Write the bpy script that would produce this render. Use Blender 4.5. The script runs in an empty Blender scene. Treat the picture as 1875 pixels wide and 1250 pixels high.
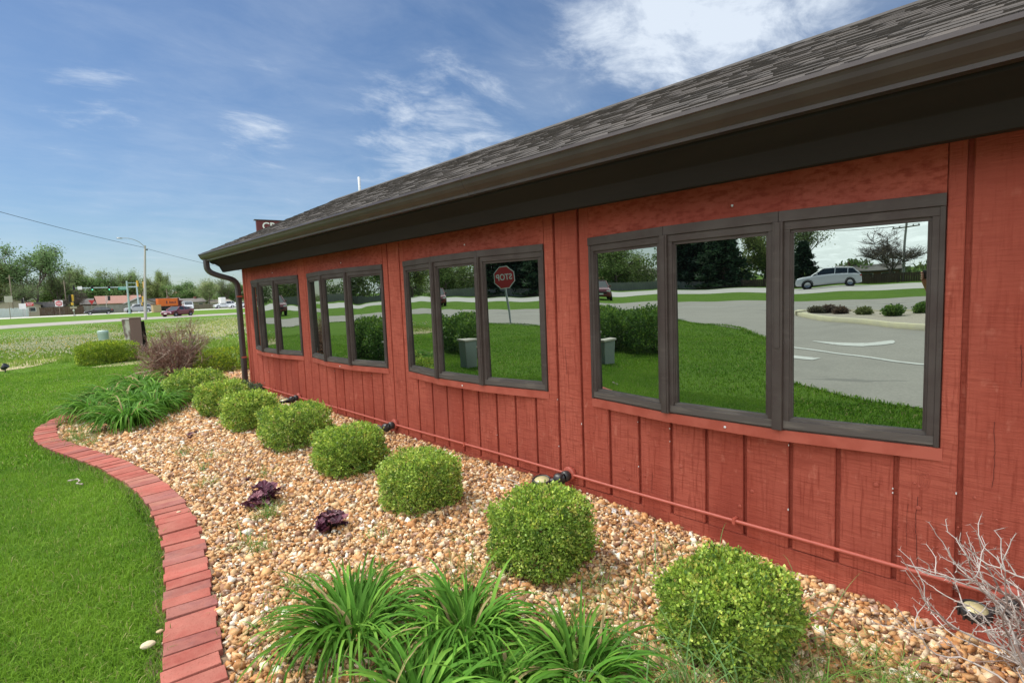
import bpy, math, random
import numpy as np
from mathutils import Vector, Matrix

# ------------------------------------------------------------------ camera, world, sun
S = bpy.context.scene
C = S.collection
RX = [(0.729764, 0.087771, -0.678042), (-0.682652, 0.038675, -0.729719), (-0.037825, 0.99539, 0.088141)]
cam_d = bpy.data.cameras.new('camera')
cam = bpy.data.objects.new('camera', cam_d); C.objects.link(cam)
cam_d.sensor_width = 36; cam_d.lens = 19.2; cam_d.clip_start = 0.01; cam_d.clip_end = 3000
M = Matrix([list(r) + [0] for r in RX] + [[0, 0, 0, 1]]); M[2][3] = 1.5
cam.matrix_world = M
S.camera = cam

SUN_AZ = math.radians(22)      # from +Y towards -X
SUN_EL = math.radians(56)
sun_dir = Vector((-math.sin(SUN_AZ) * math.cos(SUN_EL), math.cos(SUN_AZ) * math.cos(SUN_EL), math.sin(SUN_EL)))
sd = bpy.data.lights.new('sun', 'SUN'); sd.energy = 2.9; sd.angle = math.radians(2.0); sd.color = (1, .95, .87)
so = bpy.data.objects.new('sun', sd); C.objects.link(so)
so.rotation_euler = sun_dir.to_track_quat('Z', 'Y').to_euler()

W = bpy.data.worlds.new('World'); S.world = W; W.use_nodes = True
nt = W.node_tree; nt.nodes.clear()
def N(nt, t, **k):
    n = nt.nodes.new(t)
    for a, b in k.items():
        if a.startswith('i_'): n.inputs[a[2:].replace('_', ' ')].default_value = b
        else: setattr(n, a, b)
    return n
def L(nt, a, b): nt.links.new(a, b)
def mathn(nt, op, a, b=None, c=None, clamp=False):
    n = nt.nodes.new('ShaderNodeMath'); n.operation = op; n.use_clamp = clamp
    for i, v in enumerate((a, b, c)):
        if v is None: continue
        if isinstance(v, (int, float)): n.inputs[i].default_value = v
        else: nt.links.new(v, n.inputs[i])
    return n.outputs[0]
def smooth(nt, v, lo, hi):
    n = nt.nodes.new('ShaderNodeMapRange'); n.interpolation_type = 'SMOOTHSTEP'
    nt.links.new(v, n.inputs[0]); n.inputs[1].default_value = lo; n.inputs[2].default_value = hi
    return n.outputs[0]
sky = N(nt, 'ShaderNodeTexSky', sky_type='NISHITA', sun_disc=False)
sky.sun_elevation = SUN_EL; sky.sun_rotation = -SUN_AZ
sky.air_density = 1.0; sky.dust_density = 0.6; sky.ozone_density = 1.6
tc = N(nt, 'ShaderNodeTexCoord')
sep = N(nt, 'ShaderNodeSeparateXYZ'); L(nt, tc.outputs['Generated'], sep.inputs[0])
zz = mathn(nt, 'ADD', mathn(nt, 'MAXIMUM', sep.outputs[2], 0.0), .10)
px = mathn(nt, 'DIVIDE', sep.outputs[0], zz); py = mathn(nt, 'DIVIDE', sep.outputs[1], zz)
cmb = N(nt, 'ShaderNodeCombineXYZ'); L(nt, px, cmb.inputs[0]); L(nt, py, cmb.inputs[1])
n1 = N(nt, 'ShaderNodeTexNoise'); n1.inputs['Scale'].default_value = 2.6; n1.inputs['Detail'].default_value = 10; n1.inputs['Roughness'].default_value = .66; n1.inputs['Distortion'].default_value = .35
mp0 = N(nt, 'ShaderNodeMapping'); mp0.inputs['Scale'].default_value = (1, 1.5, 1); mp0.inputs['Rotation'].default_value = (0, 0, -.6); L(nt, cmb.outputs[0], mp0.inputs[0]); L(nt, mp0.outputs[0], n1.inputs['Vector'])
n2 = N(nt, 'ShaderNodeTexNoise'); n2.inputs['Scale'].default_value = .45; n2.inputs['Detail'].default_value = 4
mp = N(nt, 'ShaderNodeMapping'); mp.inputs['Scale'].default_value = (1.6, .5, 1); mp.inputs['Rotation'].default_value = (0, 0, .5)
L(nt, cmb.outputs[0], mp.inputs[0]); L(nt, mp.outputs[0], n2.inputs['Vector'])
def toward(dx, dy, dz, lo, hi):
    v = Vector((dx, dy, dz)).normalized()
    d = N(nt, 'ShaderNodeVectorMath', operation='DOT_PRODUCT'); L(nt, tc.outputs['Generated'], d.inputs[0]); d.inputs[1].default_value = v
    return smooth(nt, d.outputs['Value'], lo, hi)
cloud_big = toward(0.76, 0.40, 0.50, .955, .997)
cloud_a = toward(0.566, 0.776, 0.272, .984, .9995)
cloud_b = toward(0.317, 0.91, 0.262, .9975, .9999)
cloud_c = toward(0.115, 0.95, 0.285, .9965, .9999)
cloud_sw = toward(-0.93, -0.25, 0.15, .0, .6)
high_sky_fill = toward(-0.62, -0.25, 0.74, .25, .95)
m = mathn(nt, 'MULTIPLY', cloud_big, 1.05)
m = mathn(nt, 'ADD', m, mathn(nt, 'MULTIPLY', cloud_a, .62))
m = mathn(nt, 'ADD', m, mathn(nt, 'MULTIPLY', cloud_b, .36))
m = mathn(nt, 'ADD', m, mathn(nt, 'MULTIPLY', cloud_c, .38))
fine = smooth(nt, n1.outputs[0], .42, .66)
mm = mathn(nt, 'ADD', mathn(nt, 'MULTIPLY', m, .42), mathn(nt, 'MULTIPLY', mathn(nt, 'SUBTRACT', n2.outputs[0], .5), .35))
dens = mathn(nt, 'ADD', smooth(nt, mathn(nt, 'ADD', n1.outputs[0], mm), .60, 1.12), mathn(nt, 'MULTIPLY', smooth(nt, mathn(nt, 'ADD', n2.outputs[0], mathn(nt, 'MULTIPLY', n1.outputs[0], .5)), .58, 1.0), .24), clamp=True)
mx = N(nt, 'ShaderNodeMix', data_type='RGBA'); L(nt, dens, mx.inputs['Factor'])
hs = N(nt, 'ShaderNodeHueSaturation'); hs.inputs['Saturation'].default_value = 1.06; hs.inputs['Value'].default_value = .61; L(nt, sky.outputs[0], hs.inputs['Color'])
tint = N(nt, 'ShaderNodeMix', data_type='RGBA', blend_type='MULTIPLY'); tint.inputs['Factor'].default_value = 1; L(nt, hs.outputs[0], tint.inputs[6]); tint.inputs[7].default_value = (.82, .95, 1.08, 1)
L(nt, tint.outputs[2], mx.inputs[6]); mx.inputs[7].default_value = (5.2, 5.8, 6.6, 1)
# bright thin overcast filling the half of the sky behind the viewer
mx2 = N(nt, 'ShaderNodeMix', data_type='RGBA'); L(nt, mathn(nt, 'MULTIPLY', cloud_sw, mathn(nt, 'ADD', mathn(nt, 'MULTIPLY', fine, .25), .72)), mx2.inputs['Factor']); L(nt, mx.outputs[2], mx2.inputs[6]); mx2.inputs[7].default_value = (6.6, 7.3, 7.5, 1)
mx3 = N(nt, 'ShaderNodeMix', data_type='RGBA'); L(nt, mathn(nt, 'MULTIPLY', high_sky_fill, mathn(nt, 'ADD', mathn(nt, 'MULTIPLY', fine, .25), .75)), mx3.inputs['Factor']); L(nt, mx2.outputs[2], mx3.inputs[6]); mx3.inputs[7].default_value = (16, 16.6, 17, 1)  # unseen high-sky brightening, added to light the wall from above
bg = N(nt, 'ShaderNodeBackground'); bg.inputs[1].default_value = .11; L(nt, mx3.outputs[2], bg.inputs[0])
out = N(nt, 'ShaderNodeOutputWorld'); L(nt, bg.outputs[0], out.inputs[0])
S.view_settings.view_transform = 'Standard'; S.view_settings.look = 'None'
S.view_settings.exposure = 0.4; S.view_settings.gamma = 1

# ------------------------------------------------------------------ helpers
rng = np.random.default_rng(7)
random.seed(7)
D = 2.94            # wall plane
def hgt(x, y): return .4 * np.clip((np.asarray(y, float) - 98) / 22, 0, 1) + 0 * np.asarray(x, float)

def mat(name, base, rough=.7, metal=0, noise=None, bump=None, attr=None, transl=0, spec=.5, objvar=0, coat=0, emis=None):
    """noise=(scale, amount, second colour, detail, mapping scale); bump=(scale, strength, distance, mapping scale)"""
    m = bpy.data.materials.new(name); m.use_nodes = True
    t = m.node_tree; b = t.nodes['Principled BSDF']
    b.inputs['Roughness'].default_value = rough; b.inputs['Metallic'].default_value = metal
    b.inputs['Specular IOR Level'].default_value = spec; b.inputs['Coat Weight'].default_value = coat
    if emis: b.inputs['Emission Color'].default_value = (*emis[0], 1); b.inputs['Emission Strength'].default_value = emis[1]
    tcn = t.nodes.new('ShaderNodeTexCoord')
    def mapped(sc):
        mp = t.nodes.new('ShaderNodeMapping'); mp.inputs['Scale'].default_value = sc; t.links.new(tcn.outputs['Object'], mp.inputs[0]); return mp.outputs[0]
    col = None
    if attr:
        a = t.nodes.new('ShaderNodeAttribute'); a.attribute_name = attr; col = a.outputs['Color']
    if noise:
        lst = noise if isinstance(noise, list) else [noise]
        for nz in lst:
            sc, amt, c2 = nz[:3]; det = nz[3] if len(nz) > 3 else 5; ms = nz[4] if len(nz) > 4 else (1, 1, 1)
            lo, hi = nz[5] if len(nz) > 5 else (.35, .65)
            tx = t.nodes.new('ShaderNodeTexNoise'); tx.inputs['Scale'].default_value = sc; tx.inputs['Detail'].default_value = det
            t.links.new(mapped(ms), tx.inputs['Vector'])
            f = smooth(t, tx.outputs[0], lo, hi); f = mathn(t, 'MULTIPLY', f, amt)
            mx = t.nodes.new('ShaderNodeMix'); mx.data_type = 'RGBA'; t.links.new(f, mx.inputs['Factor'])
            if col is None: mx.inputs[6].default_value = (*base, 1)
            else: t.links.new(col, mx.inputs[6])
            mx.inputs[7].default_value = (*c2, 1); col = mx.outputs[2]
    if objvar:
        oi = t.nodes.new('ShaderNodeObjectInfo'); hs = t.nodes.new('ShaderNodeHueSaturation')
        h = mathn(t, 'ADD', mathn(t, 'MULTIPLY', mathn(t, 'SUBTRACT', oi.outputs['Random'], .5), objvar * .12), .5); t.links.new(h, hs.inputs['Hue'])
        r2 = mathn(t, 'FRACT', mathn(t, 'MULTIPLY', oi.outputs['Random'], 17.3))
        v = mathn(t, 'ADD', mathn(t, 'MULTIPLY', mathn(t, 'SUBTRACT', r2, .5), objvar * .7), 1); t.links.new(v, hs.inputs['Value'])
        if col is None: hs.inputs['Color'].default_value = (*base, 1)
        else: t.links.new(col, hs.inputs['Color'])
        col = hs.outputs[0]
    if col is None: b.inputs['Base Color'].default_value = (*base, 1)
    else: t.links.new(col, b.inputs['Base Color'])
    if bump:
        prev = None
        for bp in (bump if isinstance(bump, list) else [bump]):
            sc, st, dist = bp[:3]; ms = bp[3] if len(bp) > 3 else (1, 1, 1)
            tx = t.nodes.new('ShaderNodeTexNoise'); tx.inputs['Scale'].default_value = sc; tx.inputs['Detail'].default_value = 5
            t.links.new(mapped(ms), tx.inputs['Vector'])
            bn = t.nodes.new('ShaderNodeBump'); bn.inputs['Strength'].default_value = st; bn.inputs['Distance'].default_value = dist
            t.links.new(tx.outputs[0], bn.inputs['Height'])
            if prev is not None: t.links.new(prev, bn.inputs['Normal'])
            prev = bn.outputs[0]
        t.links.new(prev, b.inputs['Normal'])
    if transl:
        tr = t.nodes.new('ShaderNodeBsdfTranslucent')
        if col is None: tr.inputs[0].default_value = (*base, 1)
        else: t.links.new(col, tr.inputs[0])
        ms = t.nodes.new('ShaderNodeMixShader'); ms.inputs[0].default_value = transl
        t.links.new(b.outputs[0], ms.inputs[1]); t.links.new(tr.outputs[0], ms.inputs[2])
        t.links.new(ms.outputs[0], t.nodes['Material Output'].inputs[0])
    return m

def tag(o, label=None, cat=None, group=None, kind=None):
    if label: o['label'] = label
    if cat: o['category'] = cat
    if group: o['group'] = group
    if kind: o['kind'] = kind
    return o
def empty(name, loc=(0, 0, 0), rz=0, label=None, cat=None, group=None):
    o = bpy.data.objects.new(name, None); C.objects.link(o); o.location = loc; o.rotation_euler = (0, 0, rz); o.empty_display_size = .2
    return tag(o, label, cat, group)
def bulk(name, V, F, m, parent=None, col=None, smooth_=False):
    """V (n,3) array, F (k,3|4) int array, col (k,3) per-face colour"""
    V = np.asarray(V, np.float32); F = np.asarray(F, np.int32); k = F.shape[1]
    me = bpy.data.meshes.new(name)
    me.vertices.add(len(V)); me.vertices.foreach_set('co', V.ravel())
    me.loops.add(F.size); me.loops.foreach_set('vertex_index', F.ravel())
    me.polygons.add(len(F)); me.polygons.foreach_set('loop_start', np.arange(0, F.size, k, dtype=np.int32)); me.polygons.foreach_set('loop_total', np.full(len(F), k, np.int32))
    if smooth_: me.polygons.foreach_set('use_smooth', np.ones(len(F), bool))
    if col is not None:
        a = me.attributes.new('col', 'FLOAT_COLOR', 'FACE')
        c = np.ones((len(F), 4), np.float32); c[:, :3] = col; a.data.foreach_set('color', c.ravel())
    me.materials.append(m); me.update(calc_edges=True); me.validate()
    o = bpy.data.objects.new(name, me); C.objects.link(o)
    if parent: o.parent = parent
    return o
class MB:
    def __init__(s): s.v = []; s.f = []; s.c = []; s.sm = []
    def add(s, vs, fs, c=None, sm=False):
        n = len(s.v); s.v += [tuple(v) for v in vs]
        for f in fs: s.f.append([i + n for i in f]); s.c.append(c or (1, 1, 1)); s.sm.append(sm)
        return s
    def box(s, a, b, c=None, T=None):
        x0, y0, z0 = a; x1, y1, z1 = b
        vs = [Vector(p) for p in ((x0, y0, z0), (x1, y0, z0), (x1, y1, z0), (x0, y1, z0), (x0, y0, z1), (x1, y0, z1), (x1, y1, z1), (x0, y1, z1))]
        if T: vs = [T @ v for v in vs]
        return s.add(vs, [(0, 3, 2, 1), (4, 5, 6, 7), (0, 1, 5, 4), (1, 2, 6, 5), (2, 3, 7, 6), (3, 0, 4, 7)], c)
    def hexa(s, p, c=None):   # 8 points: bottom 4 ccw, top 4
        return s.add(p, [(0, 3, 2, 1), (4, 5, 6, 7), (0, 1, 5, 4), (1, 2, 6, 5), (2, 3, 7, 6), (3, 0, 4, 7)], c)
    def tube(s, pts, rad, n=6, c=None, cap=True, sm=True):
        pts = [Vector(p) for p in pts]; rad = rad if hasattr(rad, '__len__') else [rad] * len(pts)
        vs = []; fs = []; up = None
        for i, p in enumerate(pts):
            t = (pts[min(i + 1, len(pts) - 1)] - pts[max(i - 1, 0)])
            if t.length < 1e-9: t = Vector((0, 0, 1))
            t.normalize()
            if up is None: up = t.orthogonal().normalized()
            else:
                up = up - t * up.dot(t); up = up.normalized() if up.length > 1e-6 else t.orthogonal().normalized()
            w = t.cross(up)
            for k in range(n):
                a = 2 * math.pi * k / n; vs.append(p + (up * math.cos(a) + w * math.sin(a)) * rad[i])
        for i in range(len(pts) - 1):
            for k in range(n): fs.append((i * n + k, i * n + (k + 1) % n, (i + 1) * n + (k + 1) % n, (i + 1) * n + k))
        s.add(vs, fs, c, sm)
        if cap: s.add(vs[:n], [tuple(range(n))[::-1]], c); s.add(vs[-n:], [tuple(range(n))], c)
        return s
    def prism(s, prof, lo, hi, axis='y', c=None):  # profile 2d swept along axis
        def P(a, b, t): return (a, t, b) if axis == 'y' else ((t, a, b) if axis == 'x' else (a, b, t))
        n = len(prof); vs = [P(a, b, lo) for a, b in prof] + [P(a, b, hi) for a, b in prof]
        fs = [(i, (i + 1) % n, n + (i + 1) % n, n + i) for i in range(n)] + [tuple(range(n))[::-1], tuple(range(n, 2 * n))]
        return s.add(vs, fs, c)
    def lathe(s, prof, n=20, T=None, c=None, sm=True):  # (r,z)
        vs = []; fs = []
        for r, z in prof:
            for k in range(n):
                a = 2 * math.pi * k / n; v = Vector((r * math.cos(a), r * math.sin(a), z)); vs.append(T @ v if T else v)
        for i in range(len(prof) - 1):
            for k in range(n): fs.append((i * n + k, i * n + (k + 1) % n, (i + 1) * n + (k + 1) % n, (i + 1) * n + k))
        return s.add(vs, fs, c, sm)
    def build(s, name, m, parent=None, col=False, bevel=0):
        me = bpy.data.meshes.new(name); me.from_pydata(s.v, [], s.f); me.materials.append(m)
        me.polygons.foreach_set('use_smooth', s.sm)
        if col:
            a = me.attributes.new('col', 'FLOAT_COLOR', 'FACE'); cc = np.ones((len(s.f), 4), np.float32); cc[:, :3] = s.c; a.data.foreach_set('color', cc.ravel())
        me.update(); o = bpy.data.objects.new(name, me); C.objects.link(o)
        if parent: o.parent = parent
        if bevel:
            bv = o.modifiers.new('bevel', 'BEVEL'); bv.width = bevel; bv.segments = 2; bv.limit_method = 'ANGLE'; bv.angle_limit = .6
        return o
def copy_tree(o, parent=None):
    c = o.copy(); C.objects.link(c); c.parent = parent
    for ch in o.children: copy_tree(ch, c)
    return c
def T(x, y, z, rz=0, rx=0, ry=0): return Matrix.Translation((x, y, z)) @ Matrix.Rotation(rz, 4, 'Z') @ Matrix.Rotation(ry, 4, 'Y') @ Matrix.Rotation(rx, 4, 'X')
def inpoly(P, poly):
    x, y = P[:, 0], P[:, 1]; r = np.zeros(len(P), bool); n = len(poly)
    for i in range(n):
        x0, y0 = poly[i]; x1, y1 = poly[(i + 1) % n]
        c = ((y0 > y) != (y1 > y)) & (x < (x1 - x0) * (y - y0) / (y1 - y0 + 1e-12) + x0); r ^= c
    return r
def catmull(p, step):
    p = [np.array(q, float) for q in p]; o = []
    for i in range(len(p) - 1):
        a, b, c, d = p[max(i - 1, 0)], p[i], p[i + 1], p[min(i + 2, len(p) - 1)]
        k = max(2, int(np.linalg.norm(c - b) / step))
        for t in np.arange(k) / k:
            o.append(.5 * ((2 * b) + (-a + c) * t + (2 * a - 5 * b + 4 * c - d) * t * t + (-a + 3 * b - 3 * c + d) * t ** 3))
    o.append(p[-1]); return np.array(o)
def text_mesh(name, s, size, m, parent, mw, extrude=.002, sx=1):
    cu = bpy.data.curves.new(name, 'FONT'); cu.body = s; cu.size = size; cu.extrude = extrude; cu.align_x = 'CENTER'; cu.align_y = 'CENTER'; cu.offset = size * .018
    o = bpy.data.objects.new(name, cu); C.objects.link(o)
    dg = bpy.context.evaluated_depsgraph_get(); me = bpy.data.meshes.new_from_object(o.evaluated_get(dg))
    bpy.data.objects.remove(o); me.materials.clear(); me.materials.append(m)
    me.transform(mw @ Matrix.Diagonal((sx, 1, 1, 1))); o = bpy.data.objects.new(name, me); C.objects.link(o); o.parent = parent
    return o

# ------------------------------------------------------------------ materials
m_wall = mat('red stain', (.46, .113, .075), .8, spec=.12, noise=[(2.2, .7, (.37, .084, .055), 7, (1, 1, .6)), (9, .4, (.52, .135, .085), 8, (1, .25, 6), (.45, .75)), (60, .7, (.25, .045, .028), 4, (1, 1.5, .1), (.5, .72)), (1.1, .6, (.31, .055, .034), 5, (1, 3, .35), (.48, .7)), (25, .5, (.56, .19, .13), 6, (1, 1, .5), (.6, .75)), (38, .45, (.26, .05, .032), 5, (1, .22, 2.2), (.46, .68)), (1.6, .5, (.30, .065, .045), 7, (1, 1.2, .5), (.5, .66))],
             bump=[(45, .8, .005, (1, .3, 3)), (28, .5, .005, (1, 3, .25)), (400, .25, .001)])
m_trimred = mat('red trim', (.45, .108, .072), .65, spec=.25, noise=(8, .6, (.34, .063, .038), 6), bump=(120, .3, .002, (1, .4, 1)))
m_groove = mat('groove red', (.16, .03, .02), .8, noise=(14, .5, (.34, .06, .04), 5, (1, 1, 4)))
m_frame = mat('brown frame', (.058, .041, .036), .6, spec=.3, noise=[(6, .6, (.085, .07, .062), 6, (1, 1, 1)), (40, .5, (.11, .09, .078), 5, (1, .2, 1), (.55, .8))], bump=(70, .3, .002, (1, .2, 1)))
m_framed = mat('weathered frame', (.09, .074, .066), .65, noise=[(14, .7, (.17, .145, .12), 6, (1, .25, 3), (.5, .7))], bump=(50, .5, .003, (1, .15, 3)))
m_soffit = mat('dark fascia', (.022, .018, .015), .85, spec=.2, noise=(4, .6, (.015, .012, .010), 6, (1, .2, 1)), bump=(40, .4, .003, (1, .15, 2)))
m_gutter = mat('gutter brown', (.046, .034, .034), .4, noise=(5, .4, (.07, .058, .052), 5), bump=(500, .1, .0005))
m_shingle = mat('shingle', (.2, .2, .2), .9, attr='col', noise=[(220, .55, (.03, .027, .024), 3, (1, 1, 1), (.4, .6)), (2.5, .3, (.05, .047, .042), 5)], bump=(300, .8, .003))
m_black = mat('black plastic', (.018, .018, .02), .45, noise=(20, .4, (.035, .035, .037), 4))
m_white = mat('white paint', (.75, .75, .73), .5, noise=(3, .25, (.6, .6, .58), 5))
m_pipe = mat('red pipe', (.45, .10, .068), .45, noise=(12, .4, (.36, .07, .045), 4), bump=(60, .2, .001))
m_leaf = mat('boxwood leaf', (.1, .2, .03), .45, attr='col', transl=.32, spec=.35)
m_twig = mat('twig', (.12, .09, .06), .85, noise=(15, .5, (.07, .05, .035), 4))
m_blade = mat('grass blade', (.06, .16, .02), .6, attr='col', transl=.35, spec=.12)
m_stone = mat('river stone', (.5, .3, .15), .75, attr='col', noise=[(60, .3, (.62, .5, .38), 4, (1, 1, 1), (.5, .75)), (90, .3, (.34, .14, .05), 4, (1, 1, 1), (.55, .8))], bump=(150, .4, .003), spec=.2)
m_brick = mat('clay paver', (.5, .16, .12), .95, spec=.1, attr='col', noise=[(30, .35, (.44, .17, .13), 6), (9, .5, (.28, .08, .062), 6), (5, .25, (.42, .22, .17), 5), (140, .5, (.2, .07, .05), 3, (1, 1, 1), (.55, .7))], bump=(160, .6, .003))
m_soil = mat('bed soil', (.20, .13, .08), .9, noise=[(40, .9, (.32, .21, .13), 5), (7, .4, (.2, .13, .08), 5)], bump=(60, 1, .01))
m_bark = mat('bark', (.13, .1, .08), .9, noise=(8, .6, (.08, .06, .05), 5), bump=(20, .6, .02, (1, 1, .2)))
m_deadtwig = mat('dead twig', (.22, .15, .12), .8, attr='col')
m_grey = mat('galvanised', (.42, .43, .43), .45, metal=.3, noise=(4, .4, (.33, .34, .34), 5))
m_conc = mat('concrete', (.5, .46, .4), .85, noise=[(3, .5, (.42, .38, .33), 6), (60, .4, (.58, .54, .48), 4)], bump=(120, .3, .003))

def glass_mat():
    m = bpy.data.materials.new('mirrored glass'); m.use_nodes = True; t = m.node_tree; t.nodes.clear()
    g = t.nodes.new('ShaderNodeBsdfGlossy'); g.inputs['Color'].default_value = (.47, .525, .49, 1); g.inputs['Roughness'].default_value = 0.0
    d = t.nodes.new('ShaderNodeBsdfDiffuse'); d.inputs[0].default_value = (.03, .035, .033, 1)
    mx = t.nodes.new('ShaderNodeMixShader'); mx.inputs[0].default_value = .06
    tc = t.nodes.new('ShaderNodeTexCoord'); mp = t.nodes.new('ShaderNodeMapping'); mp.inputs['Scale'].default_value = (1, 1, 1.2)
    tx = t.nodes.new('ShaderNodeTexNoise'); tx.inputs['Scale'].default_value = 2.6; tx.inputs['Detail'].default_value = 0.5
    bn = t.nodes.new('ShaderNodeBump'); bn.inputs['Strength'].default_value = 1; bn.inputs['Distance'].default_value = .0011
    t.links.new(tc.outputs['Object'], mp.inputs[0]); t.links.new(mp.outputs[0], tx.inputs['Vector']); t.links.new(tx.outputs[0], bn.inputs['Height'])
    t.links.new(bn.outputs[0], g.inputs['Normal'])
    o = t.nodes.new('ShaderNodeOutputMaterial'); t.links.new(g.outputs[0], mx.inputs[1]); t.links.new(d.outputs[0], mx.inputs[2]); t.links.new(mx.outputs[0], o.inputs[0])
    return m
m_glass = glass_mat()

# ------------------------------------------------------------------ ground, roads
def ground_mat():
    return mat('ground grass', (.11, .215, .022), .95, noise=[(.35, .6, (.16, .27, .03), 6), (2.2, .5, (.08, .16, .018), 6), (25, .5, (.065, .12, .014), 5), (120, .5, (.17, .26, .05), 3, (1, 1, 1), (.5, .7))], bump=(60, 1, .03), spec=.1)
m_ground = ground_mat()
OUT = [(2.94, -1.5), (1.9, -1.25), (1.1, -.6), (.62, .1), (.36, .9), (.26, 1.7), (.345, 2.494), (.421, 2.873), (.50, 3.3), (.605, 3.9), (.655, 4.45), (.672, 4.9), (.65, 5.4), (.60, 5.85), (.525, 6.35), (.41, 6.88), (.27, 7.47), (.175, 8.05), (.155, 8.62), (.22, 9.17), (.42, 9.75), (.72, 10.4), (1.05, 11.2), (1.3, 12.2), (1.7, 13.1), (2.4, 13.7), (3.2, 13.6), (3.8, 12.6), (3.6, 11.2), (3.2, 10.2), (2.98, 9.75)]
xs = np.r_[[-1500, -400, -150, -60, -30, -10], np.arange(0, 4.2, .1), [10, 30, 60, 150, 400, 1500.]]; ys = np.r_[[-1500, -400, -100, -30], np.arange(-2, 14.2, .1), [30, 60, 98, 120, 200, 400, 1500.]]
gx, gy = np.meshgrid(xs, ys); gz = hgt(gx, gy)
_P = np.stack([gx.ravel(), gy.ravel()], -1); _b = inpoly(_P, [tuple(p) for p in catmull(OUT, .25)]) | ((_P[:, 0] > 2.9) & (_P[:, 0] < 3.3) & (_P[:, 1] > -2) & (_P[:, 1] < 9.45))
gz = gz - .3 * _b.reshape(gx.shape)
nx, ny = len(xs), len(ys); idx = np.arange(nx * ny).reshape(ny, nx)
F = np.stack([idx[:-1, :-1], idx[:-1, 1:], idx[1:, 1:], idx[1:, :-1]], -1).reshape(-1, 4)
tag(bulk('ground', np.stack([gx, gy, gz], -1).reshape(-1, 3), F, m_ground), kind='structure')

def ribbon(name, A, B, m, dz, n=120, skirt=None):
    A = catmull(A, .5); B = catmull(B, .5)
    def rs(P):
        s = np.r_[0, np.cumsum(np.linalg.norm(np.diff(P, axis=0), axis=1))]; u = np.linspace(0, s[-1], n)
        return np.stack([np.interp(u, s, P[:, 0]), np.interp(u, s, P[:, 1])], -1)
    A, B = rs(A), rs(B); k = 5
    P = np.stack([A + (B - A) * t for t in np.linspace(0, 1, k)], 1)
    Z = hgt(P[..., 0], P[..., 1]) + dz
    V = np.concatenate([P, Z[..., None]], -1).reshape(-1, 3); idx = np.arange(n * k).reshape(n, k)
    F = np.stack([idx[:-1, :-1], idx[:-1, 1:], idx[1:, 1:], idx[1:, :-1]], -1).reshape(-1, 4)
    return tag(bulk(name, V, F, m), kind='structure'), A, B
m_asph = mat('worn asphalt', (.33, .305, .265), .9, noise=[(.25, .6, (.27, .25, .22), 6), (1.2, .4, (.38, .355, .31), 6), (30, .45, (.22, .205, .18), 4), (.8, .7, (.17, .16, .145), 9, (1, .35, 1), (.645, .665)), (.5, .5, (.2, .19, .17), 8, (.4, 1, 1), (.62, .70))], bump=(150, .4, .004))
m_road = mat('concrete road', (.52, .495, .46), .9, noise=[(.15, .5, (.45, .43, .4), 6), (60, .3, (.38, .36, .34), 3)], bump=(150, .3, .004))
m_paint = mat('road paint', (.62, .62, .58), .8, noise=(14, .6, (.42, .40, .37), 6, (1, 1, 1), (.5, .7)))
near_in = [(1.5, -14), (-.2, -3.2), (-.5, -1.4), (-1.15, -.1), (-2.36, 1.09), (-5.0, 3.1), (-7.8, 5.54), (-10.1, 7.4), (-11.3, 9.4), (-12.9, 11.6), (-13.0, 17), (-11.5, 23.5), (-6.5, 36), (-4, 50), (-.2, 67), (8.4, 74), (15, 78), (22, 80), (60, 84), (200, 88)]
near_out = [(-27, -40), (-27, -25), (-26.8, -4), (-26.3, 2), (-25.8, 15), (-25.5, 22), (-22.5, 29.5), (-18, 33), (-12, 42), (-8, 55), (-6, 74), (0, 86), (14, 94), (27, 95), (60, 99), (200, 102)]
ribbon('road', near_in, near_out, m_asph, .012)
far_in = [(-39, -60), (-39, -6), (-40.5, 2), (-40.5, 20), (-42, 30), (-40, 45), (-29.5, 50), (-24, 66), (-16, 98), (0, 121), (20, 125), (60, 128), (200, 132)]
far_out = [(-56, -60), (-56, -6), (-56, 2), (-57, 25), (-57, 40), (-55, 62), (-44, 90), (-38, 120), (-18, 146), (0, 151), (30, 152), (80, 155), (200, 160)]
ribbon('road', far_in, far_out, m_road, .012)
ribbon('parking_lot', [(-.2, -3.2), (1.5, -14), (3, -40)], [(-14, -9), (-20, -20), (-24, -40)], m_asph, .006, n=20)
ribbon('path', [(8.2, 29.3), (9.4, 33), (10.4, 36.5)], [(14, 29.3), (14, 33), (14, 36.5)], m_asph, .012, n=10)
# painted lane marks on the lot, kerb island
def band(name, P, w, m, z):
    P = catmull(P, .3); t = np.gradient(P, axis=0); t /= np.linalg.norm(t, axis=1)[:, None]; nrm = np.stack([-t[:, 1], t[:, 0]], -1)
    w = np.interp(np.linspace(0, 1, len(P)), np.linspace(0, 1, len(w)), w)[:, None] / 2
    A, B = P + nrm * w, P - nrm * w; n = len(P)
    V = np.concatenate([np.c_[A, np.full(n, z)], np.c_[B, np.full(n, z)]]); F = [(i, n + i, n + i + 1, i + 1) for i in range(n - 1)]
    return tag(bulk(name, V, F, m), kind='structure')
band('lane_line', [(-8.2, 2.6), (-6.54, 1.15), (-5.5, .2), (-4.64, -.6), (-3.6, -2)], [.12, .12], m_paint, .02)
band('lane_line', [(-6.6, 2.8), (-5.25, 1.2), (-5.0, .85)], [.28, .28], m_paint, .02)
band('turn_arrow', [(-7.9, .9), (-7.5, .45), (-7.2, 0), (-7.35, -.35), (-7.75, -.55)], [.06, .35, .55, .4, .05], m_paint, .02)
band('lane_line', [(-21, -14), (-21, 0), (-20, 14), (-17.5, 24)], [.12, .12], m_paint, .02)
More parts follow.
